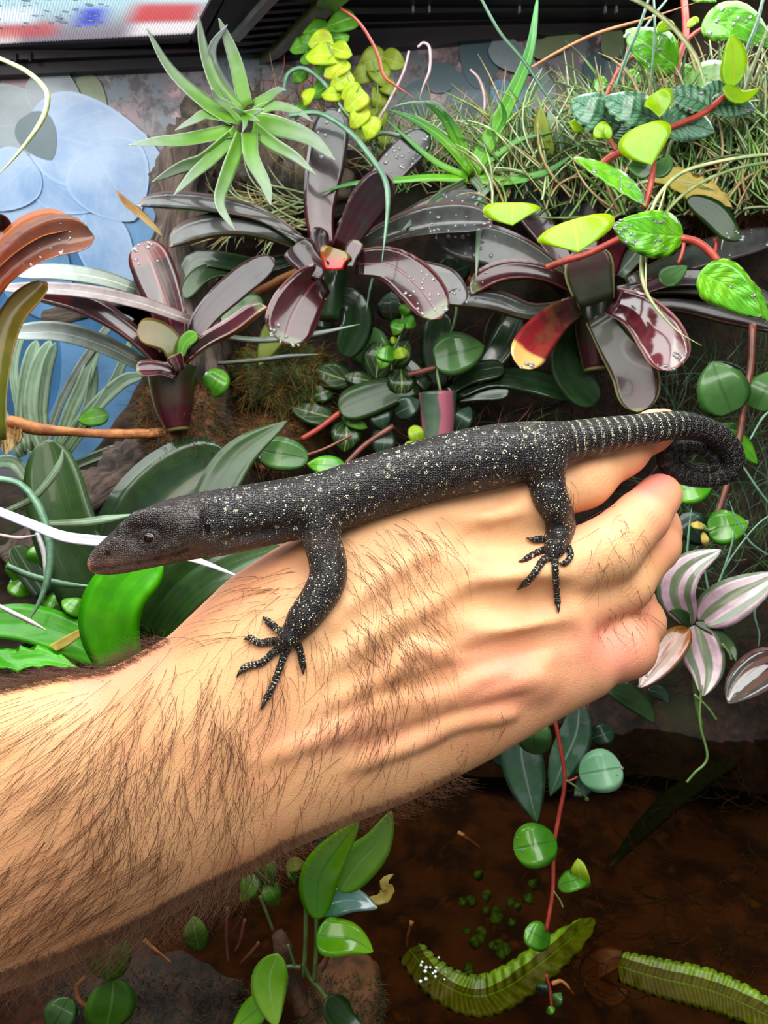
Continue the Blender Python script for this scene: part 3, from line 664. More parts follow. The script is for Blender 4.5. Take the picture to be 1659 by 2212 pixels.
# ------------------------------------------------------------------ the lizard
LZ = Sdf(); chains = []
def add_chain(cid, nodes, k, ref):
    """nodes: px x, px y, depth, px radius"""
    q = np.array(pxn(nodes)); LZ.chain([tuple(a) for a in q], k); chains.append((cid, q, ref))
bn = [(209, 1219, .2555, 17), (232, 1207, .2555, 30), (262, 1194, .256, 40), (295, 1177, .2565, 50), (330, 1162, .257, 58), (370, 1148, .258, 63), (420, 1137, .259, 66), (480, 1128, .2605, 68),
      (560, 1113, .262, 66), (640, 1098, .2635, 64), (720, 1082, .265, 65), (800, 1054, .2665, 66), (900, 1024, .2675, 66), (1000, 999, .268, 67), (1080, 984, .2685, 65), (1150, 970, .2695, 56), (1220, 954, .2715, 41),
      (1300, 940, .2735, 36), (1400, 926, .278, 31), (1462, 918, .283, 27), (1513, 926, .289, 25), (1557, 948, .295, 24), (1581, 985, .300, 23), (1568, 1019, .303, 22), (1530, 1031, .304, 20), (1482, 1027, .303, 19), (1446, 1009, .301, 17),
      (1437, 984, .299, 15), (1462, 966, .298, 14), (1503, 967, .298, 13), (1535, 984, .299, 12), (1543, 1006, .300, 10), (1516, 1014, .3005, 9), (1485, 1004, .3, 8), (1474, 988, .299, 7), (1492, 979, .299, 5)]
bq = cat([b for b in bn], 150)
add_chain('body', bq[:118], .0016, .0100); add_chain('body', bq[117:], .0004, .0045)
def onh(l, sink=.15):
    out = []
    for x, y, r, *z in l:
        if z: out.append((x, y, z[0], r))
        else:
            zz = front(x, y); out.append((x, y, zz - r * .27 / F * (1 - sink), r))
    return out
claws = []
def toe(nodes, r0=7.5):
    q = onh([(x, y, r0 * (1 - .28 * i / (len(nodes) - 1))) for i, (x, y) in enumerate(nodes[:-1])], .1)
    q2 = cat(q, 4 * len(q))
    q2[:, 3] *= 1 + .10 * np.cos(np.arange(len(q2)) * 2.1)
    add_chain('toe', q2, .0006, .0012)
    a = q[-1]; b = nodes[-1]; zb = front(*b) - 2.5 * .27 / F
    claws.append((a, (b[0], b[1], zb, 1.0)))
add_chain('leg', cat(onh([(688, 1105, 40, .2600), (695, 1165, 31, .2585), (708, 1210, 30), (709, 1250, 29), (692, 1286, 28.5), (664, 1325, 26), (644, 1352, 22)], .1), 22), .0035, .0045)
add_chain('leg', onh([(644, 1352, 22), (626, 1376, 22), (612, 1388, 17)], .25), .002, .0045)
toe([(622, 1372), (604, 1362), (588, 1350), (576, 1339), (567, 1331)])
toe([(606, 1382), (580, 1386), (558, 1388), (540, 1377), (525, 1381)])
toe([(612, 1394), (592, 1408), (566, 1431), (538, 1438), (524, 1445), (510, 1464)])
toe([(622, 1396), (614, 1416), (603, 1446), (588, 1485), (573, 1512), (564, 1534)])
toe([(636, 1384), (645, 1396), (652, 1424), (655, 1440), (655, 1458)])
add_chain('leg', cat(onh([(1184, 955, 38, .2645), (1182, 1000, 31, .2650), (1180, 1035, 29), (1187, 1072, 27), (1205, 1106, 25), (1211, 1136, 23), (1207, 1160, 22)], .1), 22), .0035, .0045)
add_chain('leg', onh([(1207, 1160, 22), (1199, 1182, 21), (1192, 1196, 15)], .25), .002, .0045)
toe([(1186, 1162), (1168, 1164), (1152, 1166), (1136, 1162)], 6.5)
toe([(1184, 1184), (1164, 1192), (1146, 1201), (1134, 1209), (1119, 1213)], 6.5)
toe([(1190, 1198), (1172, 1212), (1156, 1236), (1140, 1256), (1132, 1263), (1115, 1275)], 7.5)
toe([(1199, 1200), (1199, 1225), (1201, 1256), (1203, 1285), (1205, 1304), (1206, 1325)], 7)
toe([(1216, 1170), (1227, 1180), (1233, 1198), (1226, 1212), (1217, 1218), (1207, 1216)], 6)
# head: brow ridge, jaw muscle, socket, mouth and ear
def el(x, y, z, r): p = PC(x, y, z); return p, r * .257 / F
def face_z(x, y): return LZ.hit([x], [y], .22, .3)[0]
def ridge(pl, r, k, sink=.6):
    q = []
    for x, y in pl:
        z = face_z(x, y); q.append(tuple(PC(x, y, z + r * .257 / F * sink)) + (r * .257 / F,))
    LZ.chain(q, k)
def groove(pl, r, k, out=.55):
    zs = [face_z(x, y) for x, y in pl]
    q = [(PC(x, y, z - r * .257 / F * out), r * .257 / F) for (x, y), z in zip(pl, zs)]
    for (p, a), (p2, b) in zip(q[:-1], q[1:]): LZ.cone(p, a, p2, b, k, sub=True)
ridge([(270, 1142), (300, 1122), (330, 1114), (365, 1108)], 13, .003)
ridge([(380, 1160), (410, 1140), (430, 1130)], 26, .005, .7)
ridge([(225, 1190), (250, 1176)], 10, .003)
groove([(290, 1160), (325, 1163), (352, 1160)], 17, .004, .75)
groove([(196, 1231), (225, 1229), (260, 1225), (300, 1217), (340, 1209), (380, 1198), (405, 1188)], 3.5, .0012, .35)
groove([(450, 1129), (449, 1141), (442, 1153)], 11, .0008, .15)
groove([(231, 1196), (233, 1198)], 4.5, .0008, .3)
groove([(478, 1180), (520, 1160), (580, 1150), (650, 1138)], 8, .003, .6)
groove([(460, 1092), (455, 1115), (462, 1150)], 7, .004, .6)
ez = face_z(325, 1163)
EC, ER = PC(325, 1163, ez + .0008), .0026
ring = [EC + np.array([math.cos(a) * .0026, math.sin(a) * .0022, -.0012]) for a in np.linspace(0, 2 * math.pi, 13)]
for p, q in zip(ring[:-1], ring[1:]): LZ.cone(p, .0007, q, .0007, .0008)
LV, LF = LZ.surface((-.112, -.083, .236), (.147, .046, .312), .00048)
# coordinates along and around the nearest chain
best = np.full(len(LV), 1e9); att = np.zeros((len(LV), 3)); reg = np.zeros(len(LV)); allS = 0.0
for cid, q, ref in chains:
    c = q[:, :3]; seg = np.linalg.norm(np.diff(c, axis=0), axis=1); cs = np.concatenate([[0], np.cumsum(seg)])
    for i in range(len(c) - 1):
        R = max(q[i, 3], q[i + 1, 3]) + .004
        m = np.where(np.all((LV > np.minimum(c[i], c[i + 1]) - R) & (LV < np.maximum(c[i], c[i + 1]) + R), axis=1))[0]
        if len(m) == 0: continue
        P = LV[m]; ab = c[i + 1] - c[i]; t = np.clip(((P - c[i]) @ ab) / (ab @ ab), 0, 1)
        v = P - (c[i] + t[:, None] * ab); d = np.linalg.norm(v, axis=1) - (q[i, 3] + (q[i + 1, 3] - q[i, 3]) * t)
        ax = ab / np.linalg.norm(ab); e1 = np.array([0, 0, -1.0]) - ax * (-ax[2]); e1 /= np.linalg.norm(e1); e2 = np.cross(ax, e1)
        th = np.arctan2(v @ e2, v @ e1)
        b = d < best[m]; mm = m[b]
        s_abs = (cs[i] + t * seg[i])[b] + (allS if cid == 'body' else 0)
        best[mm] = d[b]; att[mm, 0] = s_abs * 1000; att[mm, 1] = th[b] * ref * 1000; att[mm, 2] = (v @ e2)[b] * 1000
        reg[mm] = {'body': 0, 'leg': 1, 'toe': 2}[cid]
    if cid == 'body': allS += cs[-1]
lx, ly = toPx(LV)
isb = reg == 0
tail = np.clip((att[:, 0] - 150) / 14, 0, 1) * isb
def lb(x, y, rx, ry): return np.exp(-(((lx - x) / rx) ** 2 + ((ly - y) / ry) ** 2))
head = np.clip((470 - lx) / 50, 0, 1) * isb * (lx < 600)
pink = np.clip(lb(190, 1224, 8, 15) + .6 * lb(202, 1240, 16, 5) + .12 * lb(230, 1215, 40, 24), 0, 1)
pale = np.clip(lb(300, 1222, 110, 20) * .55 + lb(560, 1175, 170, 20) * .5 + .35 * lb(250, 1205, 50, 25), 0, 1)
dark = np.clip(lb(447, 1141, 9, 15) * 1.3 + lb(232, 1197, 5, 5) * 1.2 + .7 * lb(300, 1217, 5, 4) + .6 * lb(341, 1206, 5, 4) + .7 * lb(243, 1227, 4, 3) + .6 * lb(265, 1188, 6, 3), 0, 1)
def lerp_(a, b, t, s): return s.math('ADD', s.math('MULTIPLY', a, s.math('SUBTRACT', 1.0, t)), s.math('MULTIPLY', b, t))
s = NT('lizard_skin')
A = s.n('ShaderNodeAttribute', attribute_name='liz'); sp = s.n('ShaderNodeSeparateXYZ'); s.L(A.outputs['Vector'], sp.inputs[0])
S_, T_ = sp.outputs[0], sp.outputs[1]
fa = lambda n_: s.n('ShaderNodeAttribute', attribute_name=n_).outputs['Fac']
cmb = s.n('ShaderNodeCombineXYZ'); s.L(S_, cmb.inputs[0]); s.L(T_, cmb.inputs[1]); vec = cmb.outputs[0]
ob = s.obj()
wob_ = s.n('ShaderNodeVectorMath', operation='SCALE'); s.L(ob, wob_.inputs[0]); s.L(lerp_(1750.0, 1950.0, fa('isleg'), s) , wob_.inputs['Scale'])
sd = s.voro(wob_.outputs[0], 1.0, rand=0.6); sc = s.voro(wob_.outputs[0], 1.0, out='Color', rand=0.6)
sr = s.n('ShaderNodeSeparateColor'); s.L(sc, sr.inputs[0]); rnd = sr.outputs[0]
dome = s.math('SUBTRACT', 1.0, s.step(sd, 0.15, 0.62))
base = s.mix(s.step(s.noise(s.obj(), 60, 3), 0.4, 0.65), lin((20, 16, 18)), lin((34, 27, 30)))
base = s.mix(fa('head'), base, lin((46, 35, 31)))
base = s.mix(s.math('MULTIPLY', dome, 0.6), s.mix(0.6, base, (0.003, 0.003, 0.003, 1)), s.mix(0.25, base, lin((84, 68, 76))))
# pale flecks: clustered on single scales; rows on the trunk, rings on the tail, dusted on the legs
big = s.voro(ob, 300, rand=0.8); bigc = s.n('ShaderNodeSeparateColor'); s.L(s.voro(ob, 300, out='Color', rand=0.8), bigc.inputs[0])
trunk = s.math('MULTIPLY', s.math('LESS_THAN', big, s.math('ADD', 0.15, s.math('MULTIPLY', bigc.outputs[0], 0.16))), s.math('GREATER_THAN', rnd, 0.25))
few = s.math('GREATER_THAN', rnd, 0.95)
leg = s.math('GREATER_THAN', rnd, 0.89)
ringm = s.math('MULTIPLY', s.math('GREATER_THAN', s.math('SINE', s.math('ADD', s.math('MULTIPLY', S_, 1.9), s.math('MULTIPLY', s.noise(vec, .5), 1.5))), 0.45), 1.0)
ringm = s.math('MULTIPLY', ringm, s.math('GREATER_THAN', rnd, 0.3))
toem = s.math('MULTIPLY', s.math('GREATER_THAN', s.math('SINE', s.math('MULTIPLY', S_, 5.2)), 0.55), s.math('GREATER_THAN', rnd, 0.35))
f = s.math('MAXIMUM', trunk, s.math('MULTIPLY', few, 0.8))
f = s.math('MULTIPLY', f, s.math('SUBTRACT', 1.0, s.math('MULTIPLY', fa('head'), 0.9)))
def lerp(a, b, t): return s.math('ADD', s.math('MULTIPLY', a, s.math('SUBTRACT', 1.0, t)), s.math('MULTIPLY', b, t))
f = lerp(f, s.math('MULTIPLY', ringm, 0.75), fa('tail')); f = lerp(f, leg, fa('isleg')); f = lerp(f, toem, fa('istoe'))
f = s.math('MULTIPLY', f, s.math('SUBTRACT', 1.0, s.step(sd, 0.35, 0.6)))
f = s.math('MULTIPLY', f, s.math('SUBTRACT', 1.0, fa('coil')))
col = s.mix(f, base, lin((224, 222, 182)))
col = s.mix(fa('pale'), col, lin((104, 88, 82))); col = s.mix(fa('pink'), col, lin((186, 126, 116))); col = s.mix(fa('dark'), col, (0.004, 0.003, 0.003, 1))
M_LIZ = s.pbr(col, 0.32, s.bump(dome, 1.0, 0.0004), spec=0.42)
lizard = empty('monitor_lizard', C2W(PC(700, 1090, .265)), 'slender black lizard with fine pale flecks lying along the back of the hand, tail curled', 'lizard')
cz = np.clip((att[:, 0] - 212) / 6, 0, 1) * isb
body = mesh('body', C2W(LV), LF, M_LIZ, lizard, attrs={'liz': np.stack([att[:, 0], att[:, 1], reg], 1), 'head': head, 'tail': tail, 'isleg': (reg == 1) * 1., 'istoe': (reg == 2) * 1., 'pink': pink, 'pale': pale, 'dark': dark, 'coil': cz * .8})
def ball(name, c, r, mat, parent, seg=20, sz=(1, 1, 1)):
    V, Fc = [], []
    for i in range(seg // 2 + 1):
        ph = math.pi * i / (seg // 2)
        for j in range(seg): V.append(c + r * np.array([math.sin(ph) * math.cos(2 * math.pi * j / seg) * sz[0], math.sin(ph) * math.sin(2 * math.pi * j / seg) * sz[1], math.cos(ph) * sz[2]]))
    for i in range(seg // 2):
        for j in range(seg): Fc.append((i * seg + j, (i + 1) * seg + j, (i + 1) * seg + (j + 1) % seg, i * seg + (j + 1) % seg))
    return mesh(name, np.array(V), Fc, mat, parent)
s = NT('lizard_iris'); M_IRIS = s.pbr(lin((90, 60, 36)), 0.2, coat=.3)
s = NT('lizard_pupil'); M_PUP = s.pbr((0.002, 0.002, 0.002, 1), 0.08, coat=.2, spec=.3)
eye = ball('eye', C2W(EC), .0027, M_IRIS, lizard); eye['label'] = 'glossy dark eye with brown iris'
pup = ball('pupil', C2W(EC + np.array([0, 0, -.00125])), .0018, M_PUP, lizard); pup.parent = eye
s = NT('claw_horn'); M_CLAW = s.pbr(lin((32, 26, 24)), 0.3, coat=0.4)
for a, b in claws:
    p = C2W(PC(*a[:3])); q = C2W(PC(*b[:3])); m_ = (p + q) / 2 - FW * .0006
    tube(lizard, [p, m_, q], [a[3] * .27 / F * .8, .00055, .00008], M_CLAW, world=True, name='claw', n=8)

zE = face_z(447, 1141)
ear = ball('ear_opening', C2W(PC(447, 1141, zE + .0001)), .001, M_PUP, lizard, 16, (1.0, .7, 2.0)); ear['label'] = 'dark slit ear opening'
# ------------------------------------------------------------------ plant materials
LA = leafmat('air_plant_top', (88, 136, 34), (122, 138, 118), rim=(182, 196, 178), noise=.2, rough=.5, coat=.1, tl=.2)
LA2 = leafmat('air_plant_under', (84, 140, 24), (108, 128, 104), noise=.25, rough=.5, coat=.1, tl=.25)
LB = leafmat('green_blade', (104, 178, 26), (62, 128, 62), mid=(140, 200, 90), rough=.35, coat=.3, tl=.3)
LS = leafmat('silver_strap', (91, 102, 86), (146, 158, 154), mid=(172, 181, 176), rough=.4, coat=.2, tl=.15, noise=.2)
LSP = leafmat('mauve_strap', (100, 83, 81), (146, 136, 137), mid=(170, 166, 164), rough=.4, coat=.2, tl=.15)
LG = leafmat('grey_green_strap', (74, 96, 62), (122, 148, 122), stripe=(150, 170, 146), sn=3, ss=.35, rough=.45, coat=.1, tl=.2)
BT = leafmat('burgundy_top', (45, 7, 15), (30, 18, 22), stripe=(45, 25, 30), sn=4, ss=.25, spot=(30, 33, 27), rough=.28, coat=.4, tl=.15, rim=(75, 45, 45), spots=.6)
BTG = leafmat('burgundy_grey_top', (68, 8, 23), (45, 50, 49), spot=(33, 16, 23), rough=.25, coat=.5, tl=.15, spots=.5)
BTR = leafmat('burgundy_bright', (35, 17, 15), (73, 25, 34), mid=(93, 33, 48), spot=(43, 25, 27), rough=.2, coat=.6, tl=.2, rim=(118, 74, 71), tipc=(93, 99, 69), spots=.5, tp=.9)
BU = leafmat('olive_under', (78, 84, 12), (102, 84, 26), noise=.3, rough=.3, coat=.4, tl=.3, rim=(150, 96, 60))
BTO = leafmat('orange_top', (127, 45, 10), (117, 81, 71), rough=.25, coat=.4, tl=.35, spot=(136, 71, 28), spots=.5)
BUO = leafmat('orange_under', (135, 59, 10), (158, 81, 18), rough=.3, coat=.4, tl=.45, noise=.25)
BTX = leafmat('red_with_yellow_tip', (52, 32, 27), (149, 32, 43), tipc=(216, 171, 99), rough=.15, coat=1, tl=.25, spot=(108, 75, 45), spots=.35)
BTD = leafmat('dark_green_burgundy', (35, 38, 20), (59, 16, 27), spot=(40, 48, 24), rough=.35, coat=.25, tl=.15, rim=(156, 156, 104))
BGR = leafmat('dark_green_top', (25, 40, 17), (41, 68, 36), stripe=(20, 44, 32), sn=3, ss=.4, rough=.25, coat=.6, tl=.2)
BGG = leafmat('grey_green_wet_top', (34, 41, 23), (75, 77, 77), spot=(44, 34, 30), rough=.28, coat=.5, tl=.15, rim=(108, 81, 78))
BST = leafmat('striped_burgundy', (69, 14, 25), (45, 36, 40), mid=(128, 36, 59), stripe=(56, 44, 45), sn=3, ss=.45, spot=(43, 33, 32), rough=.2, coat=.8, tl=.2, rim=(80, 36, 36), tipc=(93, 43, 47))
JD = leafmat('broad_dark_green', (21, 46, 10), (44, 72, 29), rough=.36, coat=.3, tl=.25, stripe=(36, 64, 24), sn=5, ss=.25, noise=.3)
JV = leafmat('broad_vivid_green', (66, 168, 8), (84, 196, 8), rough=.35, coat=.35, tl=.5, stripe=(50, 156, 8), sn=3, ss=.4)
CYG = leafmat('fig_yellow_green', (176, 204, 34), (186, 214, 40), mid=(210, 220, 90), rough=.45, coat=.1, tl=.4, spot=(196, 176, 40))
CO = leafmat('fig_olive', (120, 140, 32), (134, 150, 44), mid=(160, 160, 70), rough=.5, coat=.1, tl=.4)
CG = leafmat('fig_mid_green', (70, 128, 30), (96, 160, 40), mid=(130, 180, 70), rough=.45, coat=.1, tl=.4)
DG = leafmat('wet_bright_green', (104, 186, 28), (90, 176, 34), mid=(128, 204, 60), vein=(70, 156, 24), vn=7, rough=.18, coat=1, tl=.3, corr=5, bump=.6, spot=(140, 208, 30), rim=(160, 210, 80))
DC = leafmat('corrugated_blue_green', (86, 140, 96), (116, 168, 136), mid=(66, 112, 80), vein=(72, 118, 90), vn=8, rough=.25, coat=.9, tl=.2, corr=7, bump=.8, rim=(150, 196, 150))
DY_ = leafmat('yellow_green', (140, 190, 10), (164, 206, 10), mid=(176, 176, 30), rough=.35, coat=.4, tl=.4, noise=.15, rim=(186, 206, 30))
DP = leafmat('pale_wet_green', (120, 186, 70), (206, 226, 190), mid=(150, 200, 100), rough=.12, coat=1, tl=.3, corr=5)
RG = leafmat('round_grey_green', (58, 102, 44), (84, 128, 66), mid=(49, 88, 40), rough=.35, coat=.4, tl=.25, noise=.2)
RP = leafmat('round_pale_green', (116, 172, 128), (140, 190, 150), mid=(84, 140, 96), rough=.4, coat=.3, tl=.3, noise=.1)
RB = leafmat('round_bright_green', (70, 146, 28), (106, 178, 46), mid=(60, 130, 40), rough=.25, coat=.7, tl=.35)
RY = leafmat('young_yellow_green', (140, 180, 30), (170, 200, 50), mid=(190, 200, 70), rough=.4, coat=.3, tl=.4)
RD = leafmat('dark_teal_leaf', (22, 42, 28), (37, 66, 47), mid=(59, 85, 59), rough=.35, coat=.4, tl=.2)
RV = leafmat('dark_leaf_pale_veins', (26, 52, 20), (38, 66, 30), mid=(150, 170, 96), vein=(132, 156, 84), vn=3, vk=1.6, rough=.35, coat=.4, tl=.2)
TR = leafmat('pink_green_striped', (176, 140, 156), (222, 200, 206), stripe=(74, 104, 56), sn=2.6, ss=.85, rough=.25, coat=.6, tl=.25, mid=(84, 116, 60))
TRO = leafmat('pink_striped_orange', (150, 80, 20), (218, 186, 190), stripe=(120, 84, 30), sn=2.4, ss=.8, rough=.2, coat=.7, tl=.25)
SP = leafmat('speckled_dark_spear', (52, 72, 60), (50, 96, 58), mid=(120, 136, 124), spot=(120, 132, 134), rough=.3, coat=.6, tl=.15, spots=.35, stripe=(60, 90, 70), sn=2, ss=.3)
QG = leafmat('lime_gloss', (96, 180, 14), (136, 206, 24), mid=(84, 170, 30), rough=.2, coat=.8, tl=.4, noise=.1)
QP = leafmat('lime_pale', (130, 200, 44), (160, 216, 76), mid=(170, 220, 120), rough=.25, coat=.6, tl=.4, noise=.1)
QB = leafmat('blue_green_gloss', (66, 130, 90), (120, 156, 150), mid=(130, 160, 190), rough=.15, coat=1, tl=.2)
CR = leafmat('crinkled_water_leaf', (116, 140, 24), (140, 184, 30), mid=(150, 240, 30), rough=.3, coat=.3, tl=.3, corr=20, bump=1.0, spot=(90, 112, 24), spots=.6)
TAN = leafmat('dry_tan', (150, 104, 50), (196, 170, 120), rough=.6, coat=0, tl=.2, stripe=(130, 86, 44), sn=3, ss=.4)
YEL = leafmat('dry_yellow', (190, 176, 84), (206, 180, 90), rough=.5, coat=.1, tl=.3, spot=(170, 140, 60))
LAV = leafmat('wet_lavender_strap', (176, 178, 210), (206, 208, 232), rough=.15, coat=1, tl=.2, noise=.1)
BROWN = leafmat('brown_dead_leaf', (96, 58, 24), (120, 74, 28), mid=(70, 40, 18), rough=.5, coat=.2, tl=.2)
def sm_(name, c1, c2, r=.4, coat=.3): return mottled(name, c1, c2, 120, r, .35, coat=coat)
STR = sm_('red_stem', (172, 66, 48), (150, 50, 38)); STB = sm_('brown_stem', (112, 58, 40), (88, 44, 30)); STG = sm_('green_stem', (96, 124, 62), (74, 100, 48)); STT = sm_('tan_stem', (172, 112, 62), (140, 84, 44), .6, 0)
STK = sm_('pink_stem', (150, 84, 84), (128, 60, 64)); STO = sm_('olive_blade', (140, 150, 90), (110, 128, 70)); STP = sm_('pale_blade', (196, 192, 140), (150, 168, 110)); STM = sm_('mauve_blade', (150, 126, 128), (170, 150, 150)); STD = sm_('teal_blade', (96, 136, 108), (76, 112, 88)); STW = sm_('whitish_blade', (188, 184, 190), (160, 160, 150)); STK2 = sm_('dark_root', (58, 40, 26), (40, 28, 18), .8, 0)
M_WOOD = NT('driftwood'); s = M_WOOD; ob = s.obj(); mp = s.n('ShaderNodeMapping'); s.L(s.n('ShaderNodeTexCoord').outputs['UV'], mp.inputs[0]); mp.inputs['Scale'].default_value = (14, 2.2, 1)
nn_ = s.noise(mp.outputs[0], 2.0, 7, .7); n2 = s.noise(ob, 60, 5)
col = s.mix(s.step(nn_, .35, .65), lin((40, 30, 28)), lin((110, 92, 80))); col = s.mix(s.math('MULTIPLY', s.step(n2, .5, .7), .4), col, lin((84, 66, 50)))
M_WOOD = s.pbr(col, .75, s.bump(s.math('ADD', nn_, s.math('MULTIPLY', n2, .5)), 1.0, .004))
s = NT('bark_rock'); ob = s.obj(); nn_ = s.noise(ob, 45, 7, .7); M_BARK = s.pbr(s.mix(s.step(nn_, .35, .65), lin((44, 38, 32)), lin((108, 96, 78))), .8, s.bump(nn_, 1.0, .004))
MG = [sm_('moss_dark', (70, 88, 34), (46, 62, 22), .8, 0), sm_('moss_gold', (170, 136, 52), (124, 94, 36), .8, 0), sm_('moss_brown', (104, 66, 36), (72, 44, 24), .8, 0)]
# ------------------------------------------------------------------ plant helpers
def plant(name, label, cat_, x, y, d, group=None): return empty(name, PW(x, y, d), label, cat_, group)
def lv(root, mats, D, *ls, **kw):
    """each leaf: (points, width[, roll[, extra dict]])"""
    for l in ls:
        k = dict(kw); k.update(l[3] if len(l) > 3 else {}); roll = l[2] if len(l) > 2 else 0
        mt = k.pop('mats', mats); dd = k.pop('D', D); pr = k.pop('prof', 'paddle')
        leaf(root, l[0], l[1], pr, mt, dd, roll, **k)
def rnd(root, x, y, w_, h_, ang, mat, D, roll=15, prof='round', **k):
    """leaf blade centred at x, y; h_ long in the direction ang"""
    a = math.radians(ang); dx, dy = math.cos(a) * h_ / 2, -math.sin(a) * h_ / 2
    k.setdefault('cup', .12); k.setdefault('n', 13)
    return leaf(root, [(x - dx, y - dy), (x + dx * .1 + dy * .05, y + dy * .1), (x + dx, y + dy)], w_, prof, mat, D if hasattr(D, '__len__') else (D + .004, D, D + .003), roll, **k)
def blade(name, label, pts, w_, mat, D, cat_='blade', group=None):
    p = np.array(pts, float); mid_ = p[len(p) // 2]; d = D if not hasattr(D, '__len__') else D[0]
    o = leaf(None, pts, w_, 'blade', mat, D, random.uniform(-30, 30), .2, n=max(14, 6 * len(pts)), m=2, th=.0003, name=name)
    tag(o, label, cat_, group, 'thing'); return o
def moss(name, label, x, y, rx, ry, d, n, ln, mats, seed=1, base=True, cat_='moss', dep=.025, R=.0003):
    root = plant(name, label, cat_, x, y, d); rs = np.random.RandomState(seed)
    c = PW(x, y, d); ax, ay = rx * d / F, ry * d / F
    def surf(u, v):  # unit sphere dir -> surface
        D_ = np.stack([np.cos(u) * np.cos(v), -np.sin(u) * np.cos(v) * 1.0, np.sin(v)], -1)
        q = D_ * np.array([ax, dep, ay]); h = np.array([1 + .3 * mnoise.noise(Vector(a * 2.2 + seed)) for a in D_]); return c + q * h[:, None], D_
    if base:
        U, W_ = np.meshgrid(np.linspace(-math.pi, math.pi, 33), np.linspace(-1.57, 1.57, 17), indexing='ij'); P, _ = surf(U.ravel(), W_.ravel())
        Fc = [(i * 17 + j, (i + 1) * 17 + j, (i + 1) * 17 + j + 1, i * 17 + j + 1) for i in range(32) for j in range(16)]
        mesh('mound', P, Fc, mats[-1], root)
    u = rs.uniform(-.2, math.pi + .2, n); v = np.arcsin(rs.uniform(-1, 1, n)); P, Dn = surf(u, v)
    k = 4; L = ln * d / F * rs.uniform(.4, 1.3, n); dirs = nrm(Dn + rs.randn(n, 3) * .6); bend = rs.randn(n, 3) * .5 + np.array([0, 0, -.3])
    Q = np.stack([P + dirs * (L * t)[:, None] + bend * (L * t * t)[:, None] for t in np.linspace(-.05, 1, k)], 1)
    o = strands('moss_strands', Q, np.tile(np.linspace(R, R * .3, k), (n, 1)), None, root, rs.randint(0, len(mats), n), mats); o['kind'] = 'stuff'
    return root
# ------------------------------------------------------------------ wood
o = tube(None, [(440, 300), (405, 420), (385, 540), (405, 640), (430, 760), (430, 900), (400, 1020)], [54, 60, 48, 46, 54, 60, 50], M_WOOD, (.5, .49, .485), 'driftwood', 22, 50, wob=.25, label='upright grey driftwood trunk between the dark rosettes and the blue backdrop'); o['category'] = 'wood'
o = tube(None, [(40, 1230), (150, 1120), (260, 1045), (370, 965), (470, 900)], [50, 58, 62, 60, 40], M_WOOD, (.45, .47), 'driftwood_log', 22, 50, wob=.22, label='thick weathered driftwood log sloping behind the broad green leaves'); o['category'] = 'wood'
o = tube(None, [(400, 400), (480, 350), (560, 370), (660, 400), (760, 420)], [80, 100, 90, 70, 40], M_BARK, (.52, .515), 'bark_lump', 22, 40, wob=.3, label='rough grey-brown bark lump under the silvery air plant'); o['category'] = 'wood'
o = tube(None, [(100, 690), (200, 668), (300, 640), (400, 615)], [20, 17, 14, 12], M_WOOD, .53, 'thin_branch', 10, wob=.2, label='thin pale branch crossing behind the striped rosette'); o['category'] = 'wood'
o = tube(None, [(540, 640), (640, 590), (760, 560), (900, 575), (1060, 620)], [10, 12, 10, 9, 8], STT, .505, 'thin_branch', 8, wob=.15, label='tan dry branch under the middle dark rosette'); o['category'] = 'wood'
o = tube(None, [(1000, 960), (1120, 900), (1240, 860)], [14, 12, 9], M_WOOD, .53, 'thin_branch', 10, wob=.2, label='dim branch just above the lizard rump'); o['category'] = 'wood'
st = plant('dry_stick', 'tan dry stick ending in a papery brown husk at the left edge', 'stick', 180, 928, .43)
tube(st, [(20, 912), (90, 925), (200, 935), (300, 937), (362, 934)], [15, 12, 10, 9.5, 10], STT, (.425, .435), wob=.15, name='stick')
for k in range(7): leaf(st, [(20 + k * 3, 905), (5 + k * 6, 940), (k * 9 - 14, 985 - abs(k - 3) * 9)], 26, 'lance', TAN, .425, random.uniform(-50, 50), cup=.5, wav=.2, name='husk')
o = leaf(None, [(248, 408), (272, 440), (300, 462), (330, 490), (352, 512)], 20, 'lance', TAN, (.43, .45), 30, .5, name='dead_leaf_tip', wav=.15); tag(o, 'curled dry brown leaf tip in front of the blue backdrop', 'dead leaf')
# ------------------------------------------------------------------ silvery air plant
r = plant('air_plant', 'large silvery green air plant with a star of pointed leaves on the bark', 'plant', 527, 250, .43)
lv(r, (LA, LA2), (.43, .425, .415), ([(505, 262), (440, 222), (365, 150), (313, 55)], 52, 40), ([(520, 245), (470, 190), (440, 110), (428, 28)], 46, 25), ([(510, 225), (462, 150), (458, 100), (492, 52)], 40, -30, dict(mats=(LS, LSP))),
   ([(532, 230), (515, 150), (495, 90), (472, 38)], 46, 20), ([(520, 262), (450, 250), (420, 262), (378, 282)], 40, 45), ([(505, 285), (400, 305), (340, 308), (278, 314)], 46, 40), ([(500, 298), (440, 345), (390, 360), (328, 393)], 52, -25),
   ([(515, 285), (455, 345), (415, 380), (374, 424)], 38, 15), ([(522, 295), (488, 380), (474, 440), (508, 499)], 44, 15), ([(540, 288), (545, 340), (575, 400), (585, 444)], 48, -10), ([(548, 268), (600, 275), (670, 300), (725, 347)], 60, 12),
   ([(550, 280), (590, 310), (640, 340), (683, 379)], 40, -10), ([(550, 245), (590, 230), (640, 240), (676, 263)], 30, 20), ([(548, 232), (580, 212), (600, 198), (617, 194)], 34, 35), ([(524, 262), (500, 235), (470, 215), (456, 190)], 30, 20), prof='taper', cup=.35, n=16)
